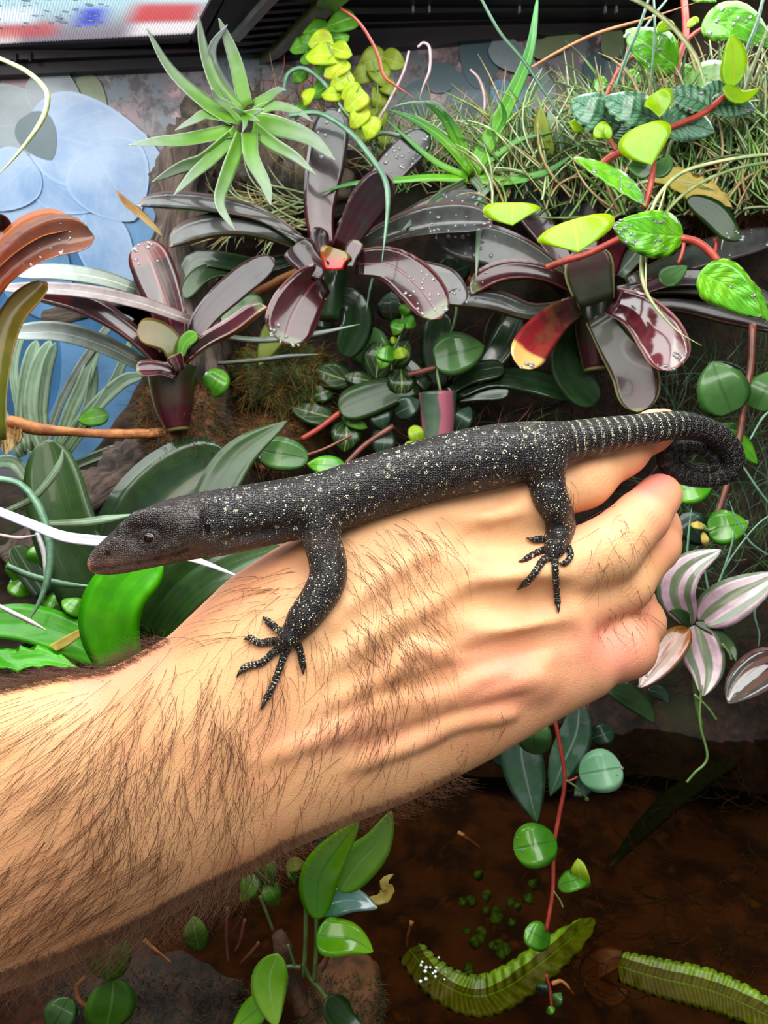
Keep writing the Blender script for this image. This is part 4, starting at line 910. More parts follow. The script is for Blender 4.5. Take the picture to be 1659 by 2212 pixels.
for a, b, w_ in (((528, 250), (524, 285), 18), ((530, 248), (570, 236), 20), ((526, 250), (500, 232), 18), ((532, 252), (560, 262), 18)): leaf(r, [a, ((a[0] + b[0]) / 2 + 3, (a[1] + b[1]) / 2), b], w_, 'taper', (LA, LA2), (.422, .412), 10, cup=.4)
# ------------------------------------------------------------------ green long leaved air plant
r = plant('air_plant', 'bright green air plant with very long narrow blades, above the middle of the bank', 'plant', 1015, 378, .46)
lv(r, (LB, LB), (.462, .455, .445), ([(1022, 372), (1060, 300), (1110, 200), (1145, 110), (1163, -20)], 50, 10), ([(1020, 372), (960, 305), (900, 262), (838, 236)], 30, 20), ([(1016, 375), (985, 300), (955, 250), (915, 218)], 30, -20),
   ([(1010, 388), (930, 386), (850, 392), (760, 398), (690, 418)], 26, 40, dict(mats=(LB, LG))), ([(1005, 396), (950, 425), (905, 465), (868, 498)], 34, -20, dict(mats=(LG, LG))), ([(1025, 388), (1100, 392), (1180, 372), (1245, 330)], 30, 30),
   ([(1022, 385), (1042, 420), (1034, 500), (1028, 612)], 24, 10, dict(mats=(LG, LG))), ([(1120, 398), (1070, 400), (1040, 425), (1010, 470)], 18, 10, dict(mats=(LG, LG))), ([(1025, 375), (1080, 330), (1130, 300), (1200, 285)], 20, 20), ([(1010, 375), (1000, 310), (975, 262), (955, 235)], 22, 0),
   ([(1030, 365), (1075, 290), (1090, 250), (1080, 215)], 20, 0), ([(1005, 380), (940, 350), (880, 300), (825, 250)], 18, 20), ([(1012, 378), (960, 240), (900, 222), (842, 232)], 12, 10, dict(mats=(LG, LG))), prof='taper', cup=.4, n=18)
# ------------------------------------------------------------------ loose thin blades
for i, (nm, pts, w_, m_, d) in enumerate([
    ('cream arching blade in front of the blue backdrop at the upper left', [(-20, 118), (50, 150), (88, 180), (103, 210), (90, 260), (40, 330), (-20, 395)], 11, STP, .40),
    ('grey green hooked blade arching behind the reddish strap leaf', [(612, 200), (622, 160), (655, 148), (695, 175), (740, 235), (795, 300)], 9, STD, .45),
    ('long pale green blade drooping over the middle dark rosette', [(625, 250), (690, 245), (755, 285), (805, 345), (832, 390), (838, 440), (832, 510), (824, 572)], 12, STD, .42),
    ('thin pink and cream stem arching from the creeping fig', [(735, 17), (772, 45), (800, 85), (818, 125), (830, 165), (862, 190), (900, 215)], 7, STR, .44),
    ('hooked pinkish blade in front of the mauve backdrop', [(902, 102), (915, 93), (928, 105), (928, 150), (915, 185), (905, 215)], 7, STM, .46),
    ('straight grey pink blade beside the hooked blade', [(884, 110), (870, 160), (840, 220), (820, 255), (803, 292)], 7, STM, .46),
    ('short tan blade with bent tip beside the tall green blade', [(1015, 150), (1035, 172), (1046, 210), (1044, 250), (1030, 310)], 7, STM, .48),
    ('thin green blade crossing behind the tall green blade', [(1035, -10), (1080, 70), (1130, 130), (1180, 205), (1255, 325)], 7, STD, .42),
    ('tan blade rising to the right across the top trim', [(1148, 146), (1210, 110), (1290, 72), (1400, 40), (1520, 0)], 7, STT, .43),
    ('pale green blade arching over the red stems', [(1350, -10), (1400, 15), (1450, 55), (1495, 110), (1515, 155), (1523, 196)], 10, STP, .41),
    ('straight thin blade hanging left of the red stems', [(1402, -5), (1380, 60), (1350, 130), (1325, 205)], 7, STD, .42),
    ('second thin blade hanging between the red stems', [(1412, -5), (1414, 60), (1410, 130), (1402, 196)], 6, STD, .42),
    ('long pale blade looping down to the corrugated green leaf', [(1700, 330), (1620, 338), (1540, 352), (1470, 375), (1425, 420), (1400, 480), (1386, 560), (1392, 620), (1425, 675), (1470, 720), (1520, 749)], 9, STP, .39),
    ('green blade sweeping left from the right edge', [(1700, 345), (1600, 362), (1520, 392), (1460, 435), (1415, 495), (1392, 555), (1388, 590)], 8, STO, .395),
    ('thin upright blade in the upper right corner', [(1650, -10), (1635, 50), (1612, 110), (1600, 160)], 8, STD, .42),
    ('second blade leaning in the upper right corner', [(1668, 40), (1640, 110), (1610, 190), (1590, 280)], 8, STO, .42),
    ('long straight blade leaning from the top edge behind the lit leaf', [(1440, 0), (1400, 50), (1360, 120), (1330, 180), (1318, 200)], 6, STD, .44),
    ('white green blade above the central rosette', [(800, 300), (830, 288), (880, 300), (920, 330)], 9, LG, .46),
    ('thin grey blade hanging below the upper rosettes', [(830, 500), (815, 560), (800, 620), (790, 680)], 6, STD, .46),
    ('pale blade with drop hanging in front of the right rosette', [(1440, 400), (1425, 450), (1400, 520), (1395, 585), (1397, 640)], 6, STP, .385),
    ('teal blade looping down at the left edge under the log', [(-20, 1032), (40, 1045), (78, 1085), (100, 1140), (108, 1200), (100, 1260), (80, 1310), (55, 1350)], 17, STD, .35),
    ('grey green blade crossing the left loop', [(15, 1105), (70, 1078), (110, 1035), (130, 1000), (136, 968)], 17, LG, .355),
    ('flat pale green blade lying behind the snout', [(95, 1132), (170, 1130), (230, 1122), (300, 1110)], 20, LG, .37),
    ('dark green arching blade below the snout at left', [(15, 1222), (70, 1245), (140, 1262), (215, 1268)], 17, STD, .36),
    ('whitish blade at the far left under the looping blade', [(-20, 1300), (30, 1325), (70, 1345), (102, 1362)], 10, STW, .345),
    ('thin brown blade left of the tall broad leaf', [(-20, 1152), (40, 1162), (80, 1155)], 8, STM, .35),
    ('grey curved blade dropping beside the teal loop', [(80, 1150), (95, 1195), (100, 1250), (92, 1300)], 12, STW, .365),
    ('twisted silver blade running left from the log toward the moss', [(470, 785), (560, 778), (620, 770), (690, 765)], 10, LS, .455),
    ('silver blade from behind the striped rosette to the moss', [(470, 725), (560, 735), (660, 725), (780, 700)], 14, LS, .455)]):
    blade('long_grass', nm, pts, w_, m_, d)
o = leaf(None, [(-20, 1098), (60, 1130), (140, 1160), (240, 1172), (330, 1185), (430, 1212), (540, 1256)], 24, 'blade', LAV, (.32, .32), 10, .3, n=40, name='wet_strap_leaf', drops=30, drange=(.05, .5)); tag(o, 'pale lavender wet strap leaf passing behind the lizard head', 'leaf')
# ------------------------------------------------------------------ creeping fig
r = plant('creeping_fig', 'creeping fig hanging under the olive bar with small yellow green leaves', 'vine', 730, 150, .45)
tube(r, [(695, 75), (720, 120), (748, 165), (770, 215), (788, 290)], [3, 2.6, 2], STG, .45); tube(r, [(800, 110), (815, 180), (812, 250), (795, 310)], 2, STG, .475)
for x, y, w_, m_, a in [(736, 48, 50, CG, 200), (685, 66, 46, CG, 190), (692, 91, 40, CYG, 190), (732, 82, 34, CG, 10), (695, 120, 52, CYG, 185), (739, 111, 34, CYG, -20), (724, 148, 44, CYG, 215), (737, 175, 40, CYG, 210), (759, 202, 36, CYG, 200), (766, 219, 44, CYG, 220), (762, 190, 24, CYG, 40),
                        (665, 94, 36, CG, 160), (648, 101, 34, CG, 200), (668, 125, 32, CG, 200), (645, 165, 26, CG, 220), (692, 196, 38, CG, 210), (664, 210, 28, CYG, 250), (715, 205, 30, CYG, 180), (773, 256, 38, CYG, 230), (793, 243, 40, CO, 240), (820, 252, 36, CO, 300), (800, 277, 38, CYG, 250), (827, 304, 30, CO, 270),
                        (803, 132, 48, CO, 200), (850, 132, 40, CO, 340), (783, 162, 42, CO, 200), (820, 162, 44, CO, 300), (817, 216, 38, CO, 260), (780, 300, 30, CO, 270), (840, 190, 32, CO, 330), (757, 240, 28, CO, 190), (650, 235, 24, CG, 240), (690, 150, 24, CG, 230)]:
    rnd(r, x, y, w_ * 1.15, w_ * 1.35, a, m_, .448 if m_ is CYG else .458 if m_ is CG else .475, random.uniform(10, 40), 'heart', cup=.2)
# ------------------------------------------------------------------ red stemmed plant, upper right
r = plant('red_stemmed_plant', 'red stemmed creeper with wet oval green leaves sprawling over the upper right', 'plant', 1420, 300, .41)
for pts, w_, d in [([(1476, -20), (1481, 40), (1480, 85), (1463, 141), (1467, 189), (1462, 235)], 7.5, .44), ([(1383, 111), (1345, 140), (1325, 175), (1309, 212)], 5.5, .445), ([(1575, 200), (1521, 243), (1471, 266), (1425, 285)], 6.5, .405), ([(1360, 322), (1330, 333), (1305, 350), (1290, 372)], 8, .425),
                   ([(1412, 350), (1406, 398), (1392, 450)], 6.5, .395), ([(1180, 578), (1225, 562), (1270, 548), (1345, 512)], 7, .40), ([(1470, 514), (1504, 522), (1535, 545), (1566, 585)], 8, .385), ([(1425, 290), (1427, 260)], 4, .405), ([(1330, 325), (1318, 300)], 4, .42), ([(1480, 90), (1500, 72), (1520, 60)], 4.5, .44),
                   ([(1462, 140), (1458, 145), (1455, 140)], 4, .44), ([(1540, 560), (1548, 530), (1545, 515)], 5, .41), ([(1478, 520), (1474, 545), (1465, 570)], 4, .41)]: tube(r, pts, w_, STR, d)
wet = dict(prof='ovate', drops=14, drange=(.1, .95))
lv(r, (DG, DG), .40, ([(1462, 145), (1410, 105), (1352, 65)], 88, 25, dict(D=(.435, .425, .43), **wet)), ([(1515, 55), (1590, 50), (1668, 102)], 82, 25, dict(D=(.435, .425, .42), **wet)), ([(1585, 187), (1586, 130), (1578, 76)], 60, 25, dict(mats=(DY_, DY_), prof='ovate')),
   ([(1480, 200), (1540, 170), (1600, 150)], 84, 25, dict(mats=(DP, DP), D=(.44, .43, .43), **wet)), ([(1438, 190), (1470, 165), (1508, 158)], 58, 20, dict(mats=(DG, DG), D=.45, prof='ovate')), ([(1340, 275), (1280, 240), (1235, 215)], 80, 15, dict(mats=(DC, DC), D=(.42, .41, .415), prof='ovate')),
   ([(1424, 262), (1360, 235), (1305, 210)], 74, 20, dict(mats=(DC, DC), D=(.41, .40, .405), prof='ovate')), ([(1425, 255), (1423, 225), (1412, 202)], 62, 10, dict(mats=(DY_, DY_), prof='obov', D=.395, cup=.4)), ([(1535, 232), (1485, 212), (1433, 200)], 56, 25, dict(mats=(DC, DC), D=.405, **wet)), ([(1572, 205), (1540, 196), (1505, 205)], 44, 25, dict(mats=(DC, DC), D=.41, prof='ovate')),
   ([(1530, 232), (1580, 228), (1632, 238)], 58, 25, dict(mats=(DC, DC), D=.41, **wet)), ([(1425, 280), (1480, 268), (1543, 285)], 82, 20, dict(mats=(DC, DC), D=(.405, .415), prof='ovate')), ([(1562, 188), (1600, 210), (1640, 192)], 34, 30, dict(mats=(DY_, DY_), D=.40, prof='ovate')),
   ([(1408, 358), (1396, 312), (1388, 270)], 112, 5, dict(mats=(DY_, DY_), D=.385, prof='obov', cup=.25)), ([(1408, 372), (1385, 362), (1355, 360)], 54, 20, dict(mats=(RG, RG), D=.395, prof='ovate')), ([(1406, 375), (1432, 360), (1445, 335)], 46, 20, dict(mats=(RG, RG), D=.4, prof='ovate')),
   ([(1235, 338), (1310, 375), (1360, 410), (1395, 446)], 46, 35, dict(prof='lance', D=(.40, .385), drops=8, drange=(.1, .9))), ([(1249, 546), (1246, 510), (1240, 474)], 165, 5, dict(mats=(DY_, DY_), prof='obov', D=.375, cup=.2)), ([(1475, 512), (1400, 505), (1323, 487)], 100, 10, dict(prof='ovate', D=(.385, .378, .38), drops=40, drange=(.1, .95))),
   ([(1485, 428), (1540, 462), (1575, 500), (1604, 518)], 56, 20, dict(prof='ovate', D=.40, mats=(JD, DG), drops=8)), ([(1512, 588), (1570, 620), (1644, 684)], 98, 8, dict(prof='ovate', D=(.372, .368), drops=6, drange=(.1, .9))), ([(1598, 592), (1630, 640), (1664, 700)], 34, 25, dict(prof='lance', D=.372)),
   ([(1428, 612), (1452, 596), (1484, 575)], 50, 20, dict(prof='ovate', D=.41, mats=(RG, RG))), ([(1107, 488), (1106, 462), (1108, 438)], 125, 5, dict(mats=(DY_, DG), prof='obov', D=.40, cup=.2)), ([(1196, 336), (1172, 290), (1166, 230)], 42, 20, dict(mats=(CO, LG), prof='lance', D=.45)), ([(1216, 330), (1200, 280), (1184, 240)], 36, 30, dict(mats=(LG, CO), prof='lance', D=.455)),
   ([(1315, 300), (1300, 285), (1285, 275)], 40, 20, dict(mats=(DY_, DY_), prof='obov', D=.405)), ([(1318, 300), (1312, 282), (1310, 268)], 20, 20, dict(mats=(DY_, DY_), prof='ovate', D=.4)), ([(1260, 280), (1245, 270), (1230, 266)], 30, 20, dict(mats=(DY_, DY_), prof='ovate', D=.42)), ([(1345, 305), (1350, 280), (1352, 262)], 46, 25, dict(mats=(DC, DC), prof='ovate', D=.425)),
   ([(1420, 68), (1440, 55), (1460, 62)], 26, 20, dict(mats=(DY_, DY_), prof='ovate', D=.42)), ([(1495, -2), (1520, -8), (1548, 4)], 26, 20, dict(prof='ovate', D=.43)), ([(1485, 60), (1500, 45), (1510, 48)], 18, 20, dict(mats=(DY_, DY_), prof='ovate', D=.43)), ([(1290, 200), (1300, 180), (1312, 176)], 34, 20, dict(prof='ovate', D=.46)), ([(1355, 170), (1375, 165), (1400, 180)], 34, 20, dict(prof='ovate', D=.46, drops=6)), cup=.12)
o = leaf(None, [(1408, 392), (1450, 385), (1505, 415), (1545, 425), (1582, 448)], 54, 'lance', (YEL, YEL), (.43, .425), 25, .4, wav=.25, name='dead_leaf'); tag(o, 'pale yellow withered leaf below the corrugated leaves', 'dead leaf')
# ------------------------------------------------------------------ middle dark rosette
r = plant('bromeliad', 'dark burgundy rosette in the middle with wet olive backed leaves', 'bromeliad', 715, 560, .45)
B = (BT, BU)
lv(r, B, (.455, .45, .44), ([(700, 548), (690, 450), (706, 340), (722, 234)], 84, 8, dict(mats=(BTG, BU), n=20, drops=10, cup=.1)), ([(742, 505), (800, 420), (862, 345), (927, 286)], 72, 12, dict(mats=(BTG, BU), drops=34, drange=(.5, .95), D=(.46, .455))), ([(738, 545), (768, 485), (802, 430), (846, 382)], 84, 12, dict(D=(.445, .435, .42))),
   ([(800, 512), (870, 480), (950, 445), (1040, 425)], 56, 30, dict(mats=(BGG, BU), drops=20, D=(.465, .455))), ([(740, 575), (840, 520), (940, 492), (1064, 484)], 77, 52, dict(mats=(BGG, BU), cup=.85, drops=26, drange=(.55, .95), roll2=30)), ([(645, 528), (560, 478), (440, 455), (298, 444)], 55, 52, dict(mats=(BGG, BGR), drops=8, cup=.85)), ([(660, 545), (560, 512), (470, 508), (366, 534)], 72, 52, dict(cup=.85, mats=(BGG, BU))),
   ([(690, 575), (640, 560), (560, 575), (430, 560), (395, 610)], 40, 20, dict(mats=(BGR, BGR), D=(.47, .475))), ([(698, 600), (668, 622), (632, 680), (612, 742)], 112, -8, dict(mats=(BTR, BU), D=(.44, .43, .425), drops=12, drange=(.8, .97), cup=.2, dr=(2, 6))), ([(765, 570), (840, 572), (905, 620), (952, 688)], 92, 8, dict(mats=(BTR, BU), D=(.44, .425, .415), drops=26, drange=(.45, .97), cup=.2)),
   ([(870, 575), (920, 590), (965, 612), (998, 660)], 62, 15, dict(mats=(BGG, BU), D=(.45, .445), drops=6)), ([(700, 640), (760, 650), (770, 700), (740, 770)], 80, 30, dict(mats=(BGR, BGR), D=(.47, .475))), ([(600, 560), (560, 590), (500, 600), (470, 640)], 44, 20, dict(mats=(BGR, BGR), D=(.475, .48))), m=8)
lv(r, B, .435, ([(705, 590), (672, 572), (650, 548), (636, 530)], 72, 12, dict(cup=.35, mats=(BT, BT))), ([(712, 575), (695, 540), (690, 515), (695, 492)], 42, -20, dict(mats=(BT, BTG))), ([(722, 585), (722, 560), (728, 538)], 66, 0, dict(mats=(leafmat('red_cup', (176, 16, 14), (120, 96, 24), rough=.2, coat=.6, tl=.3), BU), cup=.4)), ([(752, 580), (760, 548), (775, 520)], 36, 20, dict(mats=(BTR, BU))))
tube(r, [(715, 565), (712, 620), (706, 690)], [38, 36, 26], BGR, .465, 'cup', 16)
# ------------------------------------------------------------------ left striped rosette
r = plant('bromeliad', 'striped pink and olive rosette with a tall tube base on a mossy stem at left', 'bromeliad', 378, 800, .43)
lv(r, (BST, BU), (.435, .43), ([(378, 770), (366, 680), (335, 590), (307, 522)], 92, 5, dict(drops=9, drange=(.7, .95), n=20, D=(.43, .425))), ([(408, 760), (440, 690), (510, 620), (592, 558)], 66, 25, dict(mats=(BT, BU), D=(.435, .44))), ([(395, 790), (450, 748), (515, 715), (578, 664)], 57, 52, dict(mats=(BTR, BUO), roll2=60, cup=.85, D=(.425, .41))),
   ([(350, 800), (270, 728), (180, 678), (62, 642)], 72, 52, dict(mats=(BST, BU), cup=.85, D=(.43, .41))), ([(320, 795), (220, 745), (120, 718), (10, 722)], 46, 20, dict(mats=(LS, LSP), prof='strap', cup=.35, D=(.435, .42))), ([(415, 695), (300, 655), (160, 628), (-20, 622)], 32, 25, dict(mats=(LSP, LS), prof='strap', cup=.3, D=(.42, .405))), ([(300, 628), (220, 602), (120, 588), (30, 592)], 40, 30, dict(mats=(LS, LS), prof='strap', D=(.44, .43))),
   ([(392, 800), (370, 745), (335, 722), (296, 718)], 66, 20, dict(mats=(BU, BU), D=(.425, .415))), ([(385, 815), (350, 800), (320, 800), (294, 802)], 40, 30, dict(mats=(BTR, BTR), D=(.415, .405), cup=.5)), ([(392, 800), (385, 780), (380, 765)], 40, 30, dict(mats=(BTR, BU), D=.41, cup=.4)), ([(390, 770), (400, 740), (425, 720)], 30, 10, dict(mats=(CG, BU), D=.42)), m=8)
tube(r, [(372, 792), (372, 830), (376, 880), (384, 930)], [54, 48, 40, 24], BTD, .428, 'cup', 18)
# ------------------------------------------------------------------ orange rosette at the left edge
r = plant('bromeliad', 'orange and olive rosette reaching in at the left edge', 'bromeliad', 0, 760, .36)
lv(r, (BTO, BUO), (.35, .36), ([(-40, 700), (20, 600), (110, 535), (204, 512)], 92, 52, dict(cup=.85, roll2=20, drops=14, drange=(.35, .9))), ([(-60, 640), (0, 560), (80, 500), (158, 486)], 74, 45, dict(cup=.5, mats=(BUO, BUO))), ([(0, 960), (0, 820), (28, 690), (102, 610)], 56, 25, dict(mats=(BU, BU), cup=.4)), ([(-10, 470), (2, 480), (6, 500)], 40, 0, dict(mats=(BTR, BU))), m=8)
# ------------------------------------------------------------------ right dark rosette
r = plant('bromeliad', 'dark rosette on the right, one drooping leaf tipped pale yellow', 'bromeliad', 1280, 640, .45)
lv(r, (BT, BU), (.455, .445), ([(1270, 620), (1262, 540), (1250, 450), (1238, 372)], 84, 8, dict(mats=(BTG, BU), D=(.46, .47))), ([(1300, 620), (1325, 520), (1345, 440), (1352, 362)], 78, -10, dict(mats=(BTG, BU), D=(.46, .475))), ([(1290, 660), (1275, 600), (1272, 570), (1270, 535)], 104, 0, dict(mats=(BTD, BU), D=(.44, .435), prof='strap')),
   ([(1255, 640), (1170, 605), (1090, 605), (1018, 636)], 67, 52, dict(cup=.85, mats=(BTR, BUO), drops=6)), ([(1250, 668), (1150, 690), (1060, 668), (950, 655)], 67, 52, dict(mats=(BGG, BU), cup=.85, drops=12, drange=(.6, .95))), ([(1235, 628), (1140, 560), (1050, 530), (942, 508)], 88, 15, dict(mats=(BGG, BU), drops=20, drange=(.55, .95), D=(.46, .455))),
   ([(1250, 660), (1200, 690), (1150, 745), (1124, 795)], 84, -8, dict(mats=(BTX, BU), D=(.44, .42), cup=.25, drops=3, drange=(.85, .97), dr=(3, 7))), ([(1320, 650), (1380, 675), (1430, 735), (1454, 800)], 98, 8, dict(mats=(leafmat('burgundy_wet', (58, 18, 26), (112, 44, 54), spot=(90, 56, 60), rough=.08, coat=1, tl=.15, rim=(200, 150, 140)), BU), D=(.44, .42, .415), cup=.25, drops=10, drange=(.8, .97), dr=(2, 5))),
   ([(1290, 680), (1330, 745), (1372, 810), (1378, 890)], 96, 4, dict(mats=(BTD, BU), D=(.45, .435))), ([(1330, 645), (1430, 632), (1540, 640), (1680, 668)], 65, 52, dict(mats=(BGG, BU), cup=.85)), ([(1330, 670), (1460, 672), (1560, 695), (1690, 722)], 67, 52, dict(mats=(BT, BU), cup=.85, drops=6, drange=(.7, .9))), ([(1350, 620), (1450, 575), (1550, 540), (1690, 505)], 64, 25, dict(mats=(BGG, BU), drops=10, D=(.46, .45))),
   ([(1240, 600), (1190, 520), (1150, 460), (1105, 400)], 66, 12, dict(mats=(BTG, BU), D=(.465, .475))), ([(1330, 600), (1400, 520), (1470, 470), (1540, 440)], 60, 20, dict(mats=(LS, BU), D=(.465, .475))), ([(1360, 640), (1430, 610), (1500, 600), (1600, 615)], 40, 20, dict(mats=(BTG, BU), D=(.45, .445), drops=12)), ([(1270, 690), (1220, 760), (1240, 820), (1290, 870)], 90, 30, dict(mats=(BGR, BGR), D=(.475, .48))), m=8)
tube(r, [(1285, 650), (1285, 720), (1290, 800)], [44, 40, 28], BTD, .47, 'cup', 16)
# ------------------------------------------------------------------ dim green rosette behind the lizard
r = plant('bromeliad', 'dim dark green rosette with a pink striped cup behind the lizard back', 'bromeliad', 945, 860, .5)
lv(r, (BGR, BGR), (.495, .49), ([(975, 855), (1060, 818), (1150, 825), (1255, 858)], 62, 30), ([(960, 850), (1020, 810), (1090, 795)], 50, 25), ([(905, 830), (850, 845), (790, 865), (732, 888)], 78, 10, dict(mats=(JD, JD), D=(.49, .48))), ([(950, 840), (940, 760), (955, 675)], 70, 10), ([(1000, 840), (1070, 770), (1120, 680)], 64, 10), ([(930, 840), (890, 800), (860, 790)], 50, 20), ([(980, 860), (1050, 850), (1100, 845)], 40, 20))
BCUP = leafmat('cup_striped', (60, 84, 66), (84, 104, 84), stripe=(190, 90, 120), sn=3, ss=.7, rough=.35, coat=.3)
tube(r, [(945, 850), (946, 900), (945, 970)], [42, 38, 30], BCUP, .49, 'cup', 16)
# ------------------------------------------------------------------ small leaved creepers in the middle
r = plant('striped_leaf_creeper', 'creeper with dark oval leaves and pale veins in the shade beside the moss', 'creeper', 760, 850, .49)
for x, y, w_, h_, a, m_ in [(820, 774, 74, 90, 80, RV), (866, 764, 56, 64, 60, RV), (866, 826, 62, 60, -90, RV), (719, 811, 62, 80, 160, RV), (773, 818, 34, 66, 170, RV), (675, 892, 60, 94, 165, RV), (746, 943, 68, 66, -95, RV), (694, 850, 44, 54, 200, RV), (766, 912, 32, 60, -25, CG), (820, 899, 56, 62, -70, RD), (827, 956, 56, 70, -95, RD),
                          (901, 940, 36, 44, 110, RY), (887, 963, 26, 24, 150, RY), (1000, 905, 50, 60, 60, RD), (880, 880, 54, 60, 30, RD), (560, 1000, 30, 40, 100, RV)]: rnd(r, x, y, w_, h_, a, m_, .485, random.uniform(5, 30), 'ovate' if m_ is not RY else 'round')
for pts in ([(652, 948), (690, 925), (738, 888)], [(745, 1005), (790, 960), (850, 920)], [(880, 810), (920, 800), (960, 790)], [(640, 960), (600, 1000), (560, 1010)]): tube(r, pts, 6, STR if pts[0][0] == 652 else STB, .483)
r = plant('round_leaf_creeper', 'round leaved green creeper between the rosettes, mid shade', 'creeper', 830, 740, .485)
for x, y, w_, h_, a, m_, d in [(800, 746, 96, 84, 100, RG, .49), (992, 762, 98, 112, 15, RG, .475), (857, 707, 34, 36, 250, RB, .475), (884, 697, 34, 32, -30, RB, .475), (874, 670, 28, 26, 60, RB, .475), (833, 764, 36, 46, 170, RB, .47), (864, 764, 26, 34, 20, RY, .47), (827, 781, 34, 32, 250, RB, .472), (845, 660, 60, 60, 90, RD, .49), (982, 585, 76, 70, 20, RD, .49),
                             (760, 720, 40, 44, 150, RD, .49), (850, 735, 16, 14, 200, RY, .47), (700, 690, 50, 40, 180, RD, .5)]: rnd(r, x, y, w_, h_, a, m_, d, random.uniform(5, 20), 'heart' if w_ > 30 else 'round')
tube(r, [(982, 610), (985, 680), (960, 760), (945, 800), (952, 848)], 3.5, STG, .48); tube(r, [(870, 680), (865, 720), (850, 760), (845, 800)], 2.5, STG, .478)
r = plant('round_leaf_creeper', 'two round green leaves just above the lizard shoulder', 'creeper', 620, 990, .42)
rnd(r, 611, 982, 76, 112, 170, RG, .42, 10, 'round', drops=5); rnd(r, 705, 1006, 46, 84, 175, RB, .43, 15, 'ovate'); rnd(r, 770, 1010, 20, 40, 10, RY, .43, 15, 'ovate'); tube(r, [(655, 985), (700, 970), (760, 940)], 3, STB, .435)
# other small leaves
o = rnd(None, 466, 828, 58, 64, 60, RB, .44, 10, 'round', drops=6, name='wet_round_leaf'); tag(o, 'single wet bright round leaf beside the mossy stem', 'leaf')
o = rnd(None, 202, 902, 44, 66, 190, CG, .45, 20, 'ovate', drops=3, name='oval_leaf'); tag(o, 'small oval wet leaf in front of the log, above the dry stick', 'leaf')
r = plant('curled_leaf_plant', 'dark green curled leaves under the left end of the middle rosette', 'plant', 480, 610, .475)
lv(r, (JD, CG), (.475, .47), ([(520, 590), (470, 585), (430, 600), (396, 645)], 44, 30), ([(560, 640), (540, 660), (500, 680), (480, 700)], 60, 20, dict(mats=(RG, RG), prof='ovate')), ([(610, 700), (590, 730), (560, 790)], 60, 20, dict(mats=(CO, CO), prof='ovate')), ([(470, 490), (430, 500), (375, 512)], 34, 20, dict(mats=(RB, JD))))
# ------------------------------------------------------------------ strap tuft lower left of the striped rosette
r = plant('strap_leaf_tuft', 'tuft of grey green strap leaves in front of the blue backdrop at left', 'plant', 120, 960, .46)
lv(r, (LG, LG), (.46, .465), ([(100, 990), (70, 900), (78, 810), (110, 735)], 34, 10), ([(110, 990), (90, 900), (100, 800), (120, 740)], 26, -20), ([(120, 990), (150, 900), (185, 820), (215, 730)], 30, 15), ([(125, 990), (180, 910), (260, 830), (310, 812)], 32, 20), ([(60, 980), (50, 900), (62, 800), (80, 735)], 34, 0), ([(130, 1000), (200, 900), (250, 820), (285, 730)], 22, 10), ([(50, 990), (20, 930), (-10, 880), (-40, 850)], 30, 10), ([(110, 1010), (160, 940), (190, 880), (205, 780)], 28, -20),
   ([(90, 1000), (60, 950), (30, 800), (55, 700)], 20, 0), ([(130, 1020), (230, 980), (310, 960), (380, 965)], 26, 20, dict(mats=(JD, JD))), ([(90, 1000), (140, 850), (240, 700), (290, 690)], 18, 0, dict(mats=(LS, LS))), ([(60, 1040), (30, 1000), (-20, 1000)], 30, 0), prof='strap', cup=.35)
# ------------------------------------------------------------------ broad leaves behind the head
r = plant('broad_leaved_plant', 'broad strap leaved green plant behind the lizard head', 'plant', 260, 1400, .37)
lv(r, (JD, JD), (.39, .385), ([(240, 1430), (200, 1280), (140, 1130), (102, 950)], 140, 12, dict(D=(.385, .375, .38), n=22)), ([(380, 1230), (455, 1090), (520, 985), (622, 908)], 88, 20, dict(D=(.39, .41, .415), n=22, prof='lance')), ([(250, 1270), (300, 1160), (380, 1060), (500, 985)], 190, 10, dict(D=(.42, .44), mats=(BGR, BGR))), ([(330, 1400), (400, 1300), (500, 1230), (625, 1185)], 84, 30, dict(D=(.36, .35))), ([(300, 1410), (400, 1260), (480, 1200), (560, 1150)], 120, 15, dict(D=(.39, .385), mats=(JD, BGR))),
   ([(-40, 1345), (60, 1350), (150, 1380), (240, 1430)], 90, 20, dict(D=(.36, .37), mats=(JV, JD))), ([(190, 1430), (170, 1370), (200, 1280)], 90, 20, dict(D=.38, mats=(JV, JV))), ([(400, 1380), (470, 1310), (560, 1240)], 70, 20, dict(D=.37)), ([(60, 1420), (150, 1330), (250, 1310), (330, 1330)], 70, 20, dict(D=.4)), ([(100, 1290), (60, 1230), (30, 1180)], 60, 20, dict(D=.41)), prof='strap', cup=.3)
leaf(r, [(262, 1440), (238, 1350), (262, 1275), (345, 1200)], 130, 'strap', (JV, JV), (.35, .345, .35), 10, .2, label='vivid translucent green leaf', n=20)
leaf(r, [(70, 1412), (120, 1398), (165, 1372), (200, 1350)], 22, 'lance', (YEL, YEL), .36, 10, .3, label='yellowing leaf stalk'); rnd(r, 160, 1310, 44, 60, 150, RB, .37, 20, 'ovate')
o = leaf(None, [(-30, 1400), (20, 1430), (90, 1425), (168, 1442)], 60, 'lance', (JV, JV), (.31, .315), 35, .4, wav=.3, name='wavy_green_leaf'); tag(o, 'wavy bright green leaf just above the hairy forearm at left', 'leaf')
r = plant('round_leaf_creeper', 'small wet round leaves in the dark gap at the left edge', 'creeper', 60, 1230, .42)
for x, y, w_ in ((40, 1230, 50), (45, 1270, 46), (80, 1200, 40), (110, 1300, 36), (400, 1260, 50), (360, 1270, 44), (330, 1290, 40)): rnd(r, x, y, w_, w_ * 1.1, random.uniform(0, 360), RB if x < 300 else CG, .41, 15, 'round', drops=3)
tube(r, [(30, 1290), (60, 1240), (100, 1190)], 3, STG, .415)
